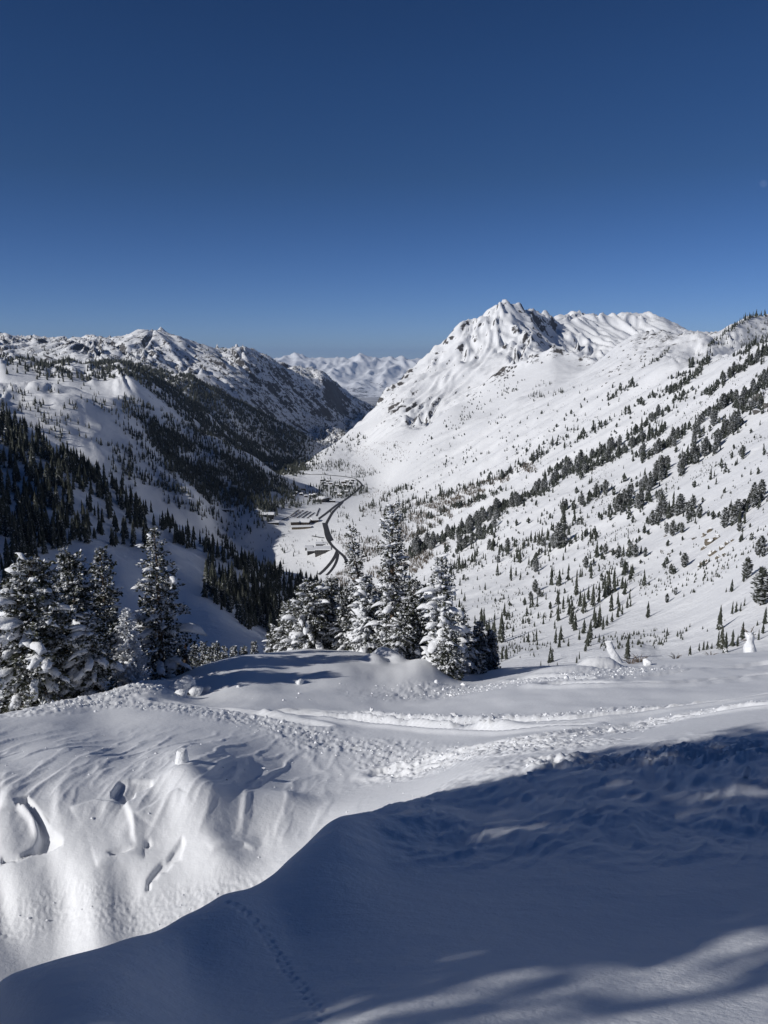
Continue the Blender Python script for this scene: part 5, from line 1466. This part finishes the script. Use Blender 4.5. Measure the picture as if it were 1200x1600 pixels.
house(503, 785, 12, 7, "hall with an arched white roof above the car park", "grey", -.5, 40, True, 3, "hall", "hall")
house(492, 784, 7, 3.5, "low shed left of the white roofed hall", "dark", 0, 20, False, 2, "hall", "hall")
house(519, 785, 9, 3.5, "low dark building between the hall and the road", "dark", 0, 20, False, 3, "hall", "hall")
house(418, 809, 18, 6.5, "dark lodge alone on the snow at the left of the valley floor", "dark", .05, 26, True, 5, "lodge", "lodge")
house(425, 819, 20, 3, "low dark building below the lone left lodge", "dark", .1, 16, False, 5, "lodge", "lodge")
for i, (px, py, w) in enumerate(((350,799,7),(356,799,6),(362,800,6),(486,776,6),(492,775,5),(478,777,5),(470,774,6),(462,772,5),(457,777,6),(466,768,5),(474,766,6),(506,756,6),(512,753,6),(517,757,5),(509,760,5),(503,752,5),(536,755,6),(542,753,7),(548,756,5),(539,760,6),(546,761,6),(551,752,5),(533,762,5),(527,760,5),(524,771,5),(531,775,6),(541,770,5))):
    grp = "far chalets" 
    place = "left edge of the valley floor" if px < 400 else ("shaded wood left of the white roofed hall" if px < 495 else ("upper village left of the road notch" if px < 522 else "upper village beside the road notch"))
    house(px, py, w, 3.6, "small snow roofed chalet in the " + place if px >= 400 else "small snow roofed chalet at the " + place, ("dark", "brown", "grey")[i % 3], rnd.uniform(-.5, .5), None, True, 0, "chalet", "house", "chalets, " + place)

# parked cars
def car_mesh():
    V1, Q1 = box_arrays(-2.2, 2.2, -.9, .9, .35, 1.0); V2, Q2 = box_arrays(-1.2, 1.4, -.8, .8, 1.0, 1.5)
    V2[4:, 0] *= .78; V1[4:, 0] *= .97
    return V1, Q1, V2, Q2
V1, Q1, V2, Q2 = car_mesh()
car_cols = [(0.03, 0.03, 0.035), (0.10, 0.10, 0.11), (0.05, 0.02, 0.02), (0.02, 0.03, 0.06), (0.22, 0.22, 0.23), (0.04, 0.05, 0.04)]
CARS = []
for c in car_cols:
    m = simple_mat("car_paint", c, .35)
    CARS.append(mesh_np("car", np.concatenate([V1, V2 + [0, 0, .004]]), np.concatenate([Q1, Q2 + 8]), False, [m]))
rows_ = [((467,797),(454,807)),((473.5,798),(457.5,808.5)),((480.5,799),(464,809.5)),((485.5,800),(472,809.5)),((491.5,801.5),(480,810)),((499.5,795),(494.5,807)),((452,808),(441,813)),((488,838),(506,841))]
names_ = ["first slanting row from the left in the big car park", "second slanting row from the left in the big car park", "third slanting row from the left in the big car park", "fourth slanting row in the big car park", "fifth slanting row in the big car park", "row along the right side of the big car park", "short row left of the big car park", "row on the snow above the flat roofed lodge"]
for (p0, p1), nm in zip(rows_, names_):
    A_, B_ = valley_point(*p0), valley_point(*p1)
    L_ = np.linalg.norm(B_ - A_); n_ = int(min(26, L_ / 3.0)); th = math.atan2(B_[1] - A_[1], B_[0] - A_[0]) + math.pi / 2
    for k in range(n_):
        if rnd.random() < .08: continue
        for side in (1,):
            p = A_ + (B_ - A_) * (k + .5) / n_ + np.array([math.cos(th), math.sin(th), 0]) * 0.0
            o = bpy.data.objects.new("parked_car", rnd.choice(CARS)); COL.objects.link(o)
            o.location = (p[0], p[1], mid_z(p[0], p[1]) + .35); o.rotation_euler = (0, 0, th + rnd.uniform(-.06, .06))
            tag(o, "tiny parked car in the " + nm, "car", None, "cars, " + nm)

# ------------------------------------------------------------------ the pale moon
mm = bpy.data.materials.new("moon"); mm.use_nodes = True; mt = mm.node_tree; mt.nodes.clear()
mo = node(mt, "ShaderNodeOutputMaterial"); md = node(mt, "ShaderNodeBsdfDiffuse"); md.inputs["Color"].default_value = (.022, .022, .022, 1)
mtr = node(mt, "ShaderNodeBsdfTransparent"); msum = node(mt, "ShaderNodeAddShader")
mt.links.new(md.outputs[0], msum.inputs[0]); mt.links.new(mtr.outputs[0], msum.inputs[1]); mt.links.new(msum.outputs[0], mo.inputs["Surface"])
mp = point(1193, 287, 150000.0)
add("moon", mesh_np("moon", ICO3_V * (5.5 / F * 150000.0), ICO3_F, True, [mm]), None, mp, "faint pale day moon in the blue sky at the right edge", "moon")
# ------------------------------------------------------------------ the air: far things fade to blue
hm = bpy.data.materials.new("haze"); hm.use_nodes = True; ht = hm.node_tree; ht.nodes.clear()
ho = node(ht, "ShaderNodeOutputMaterial"); hv = node(ht, "ShaderNodeVolumePrincipled")
hv.inputs["Color"].default_value = (0.42, 0.62, 1.0, 1); hv.inputs["Density"].default_value = 1.05e-5; hv.inputs["Anisotropy"].default_value = 0.0
ht.links.new(hv.outputs["Volume"], ho.inputs["Volume"])
V, Q = box_arrays(-70000, 70000, -22000, 95000, -1900, 900)
add("haze", mesh_np("haze", V, Q, False, [hm]), label="thin blue haze filling the air over the valley", kind='stuff')
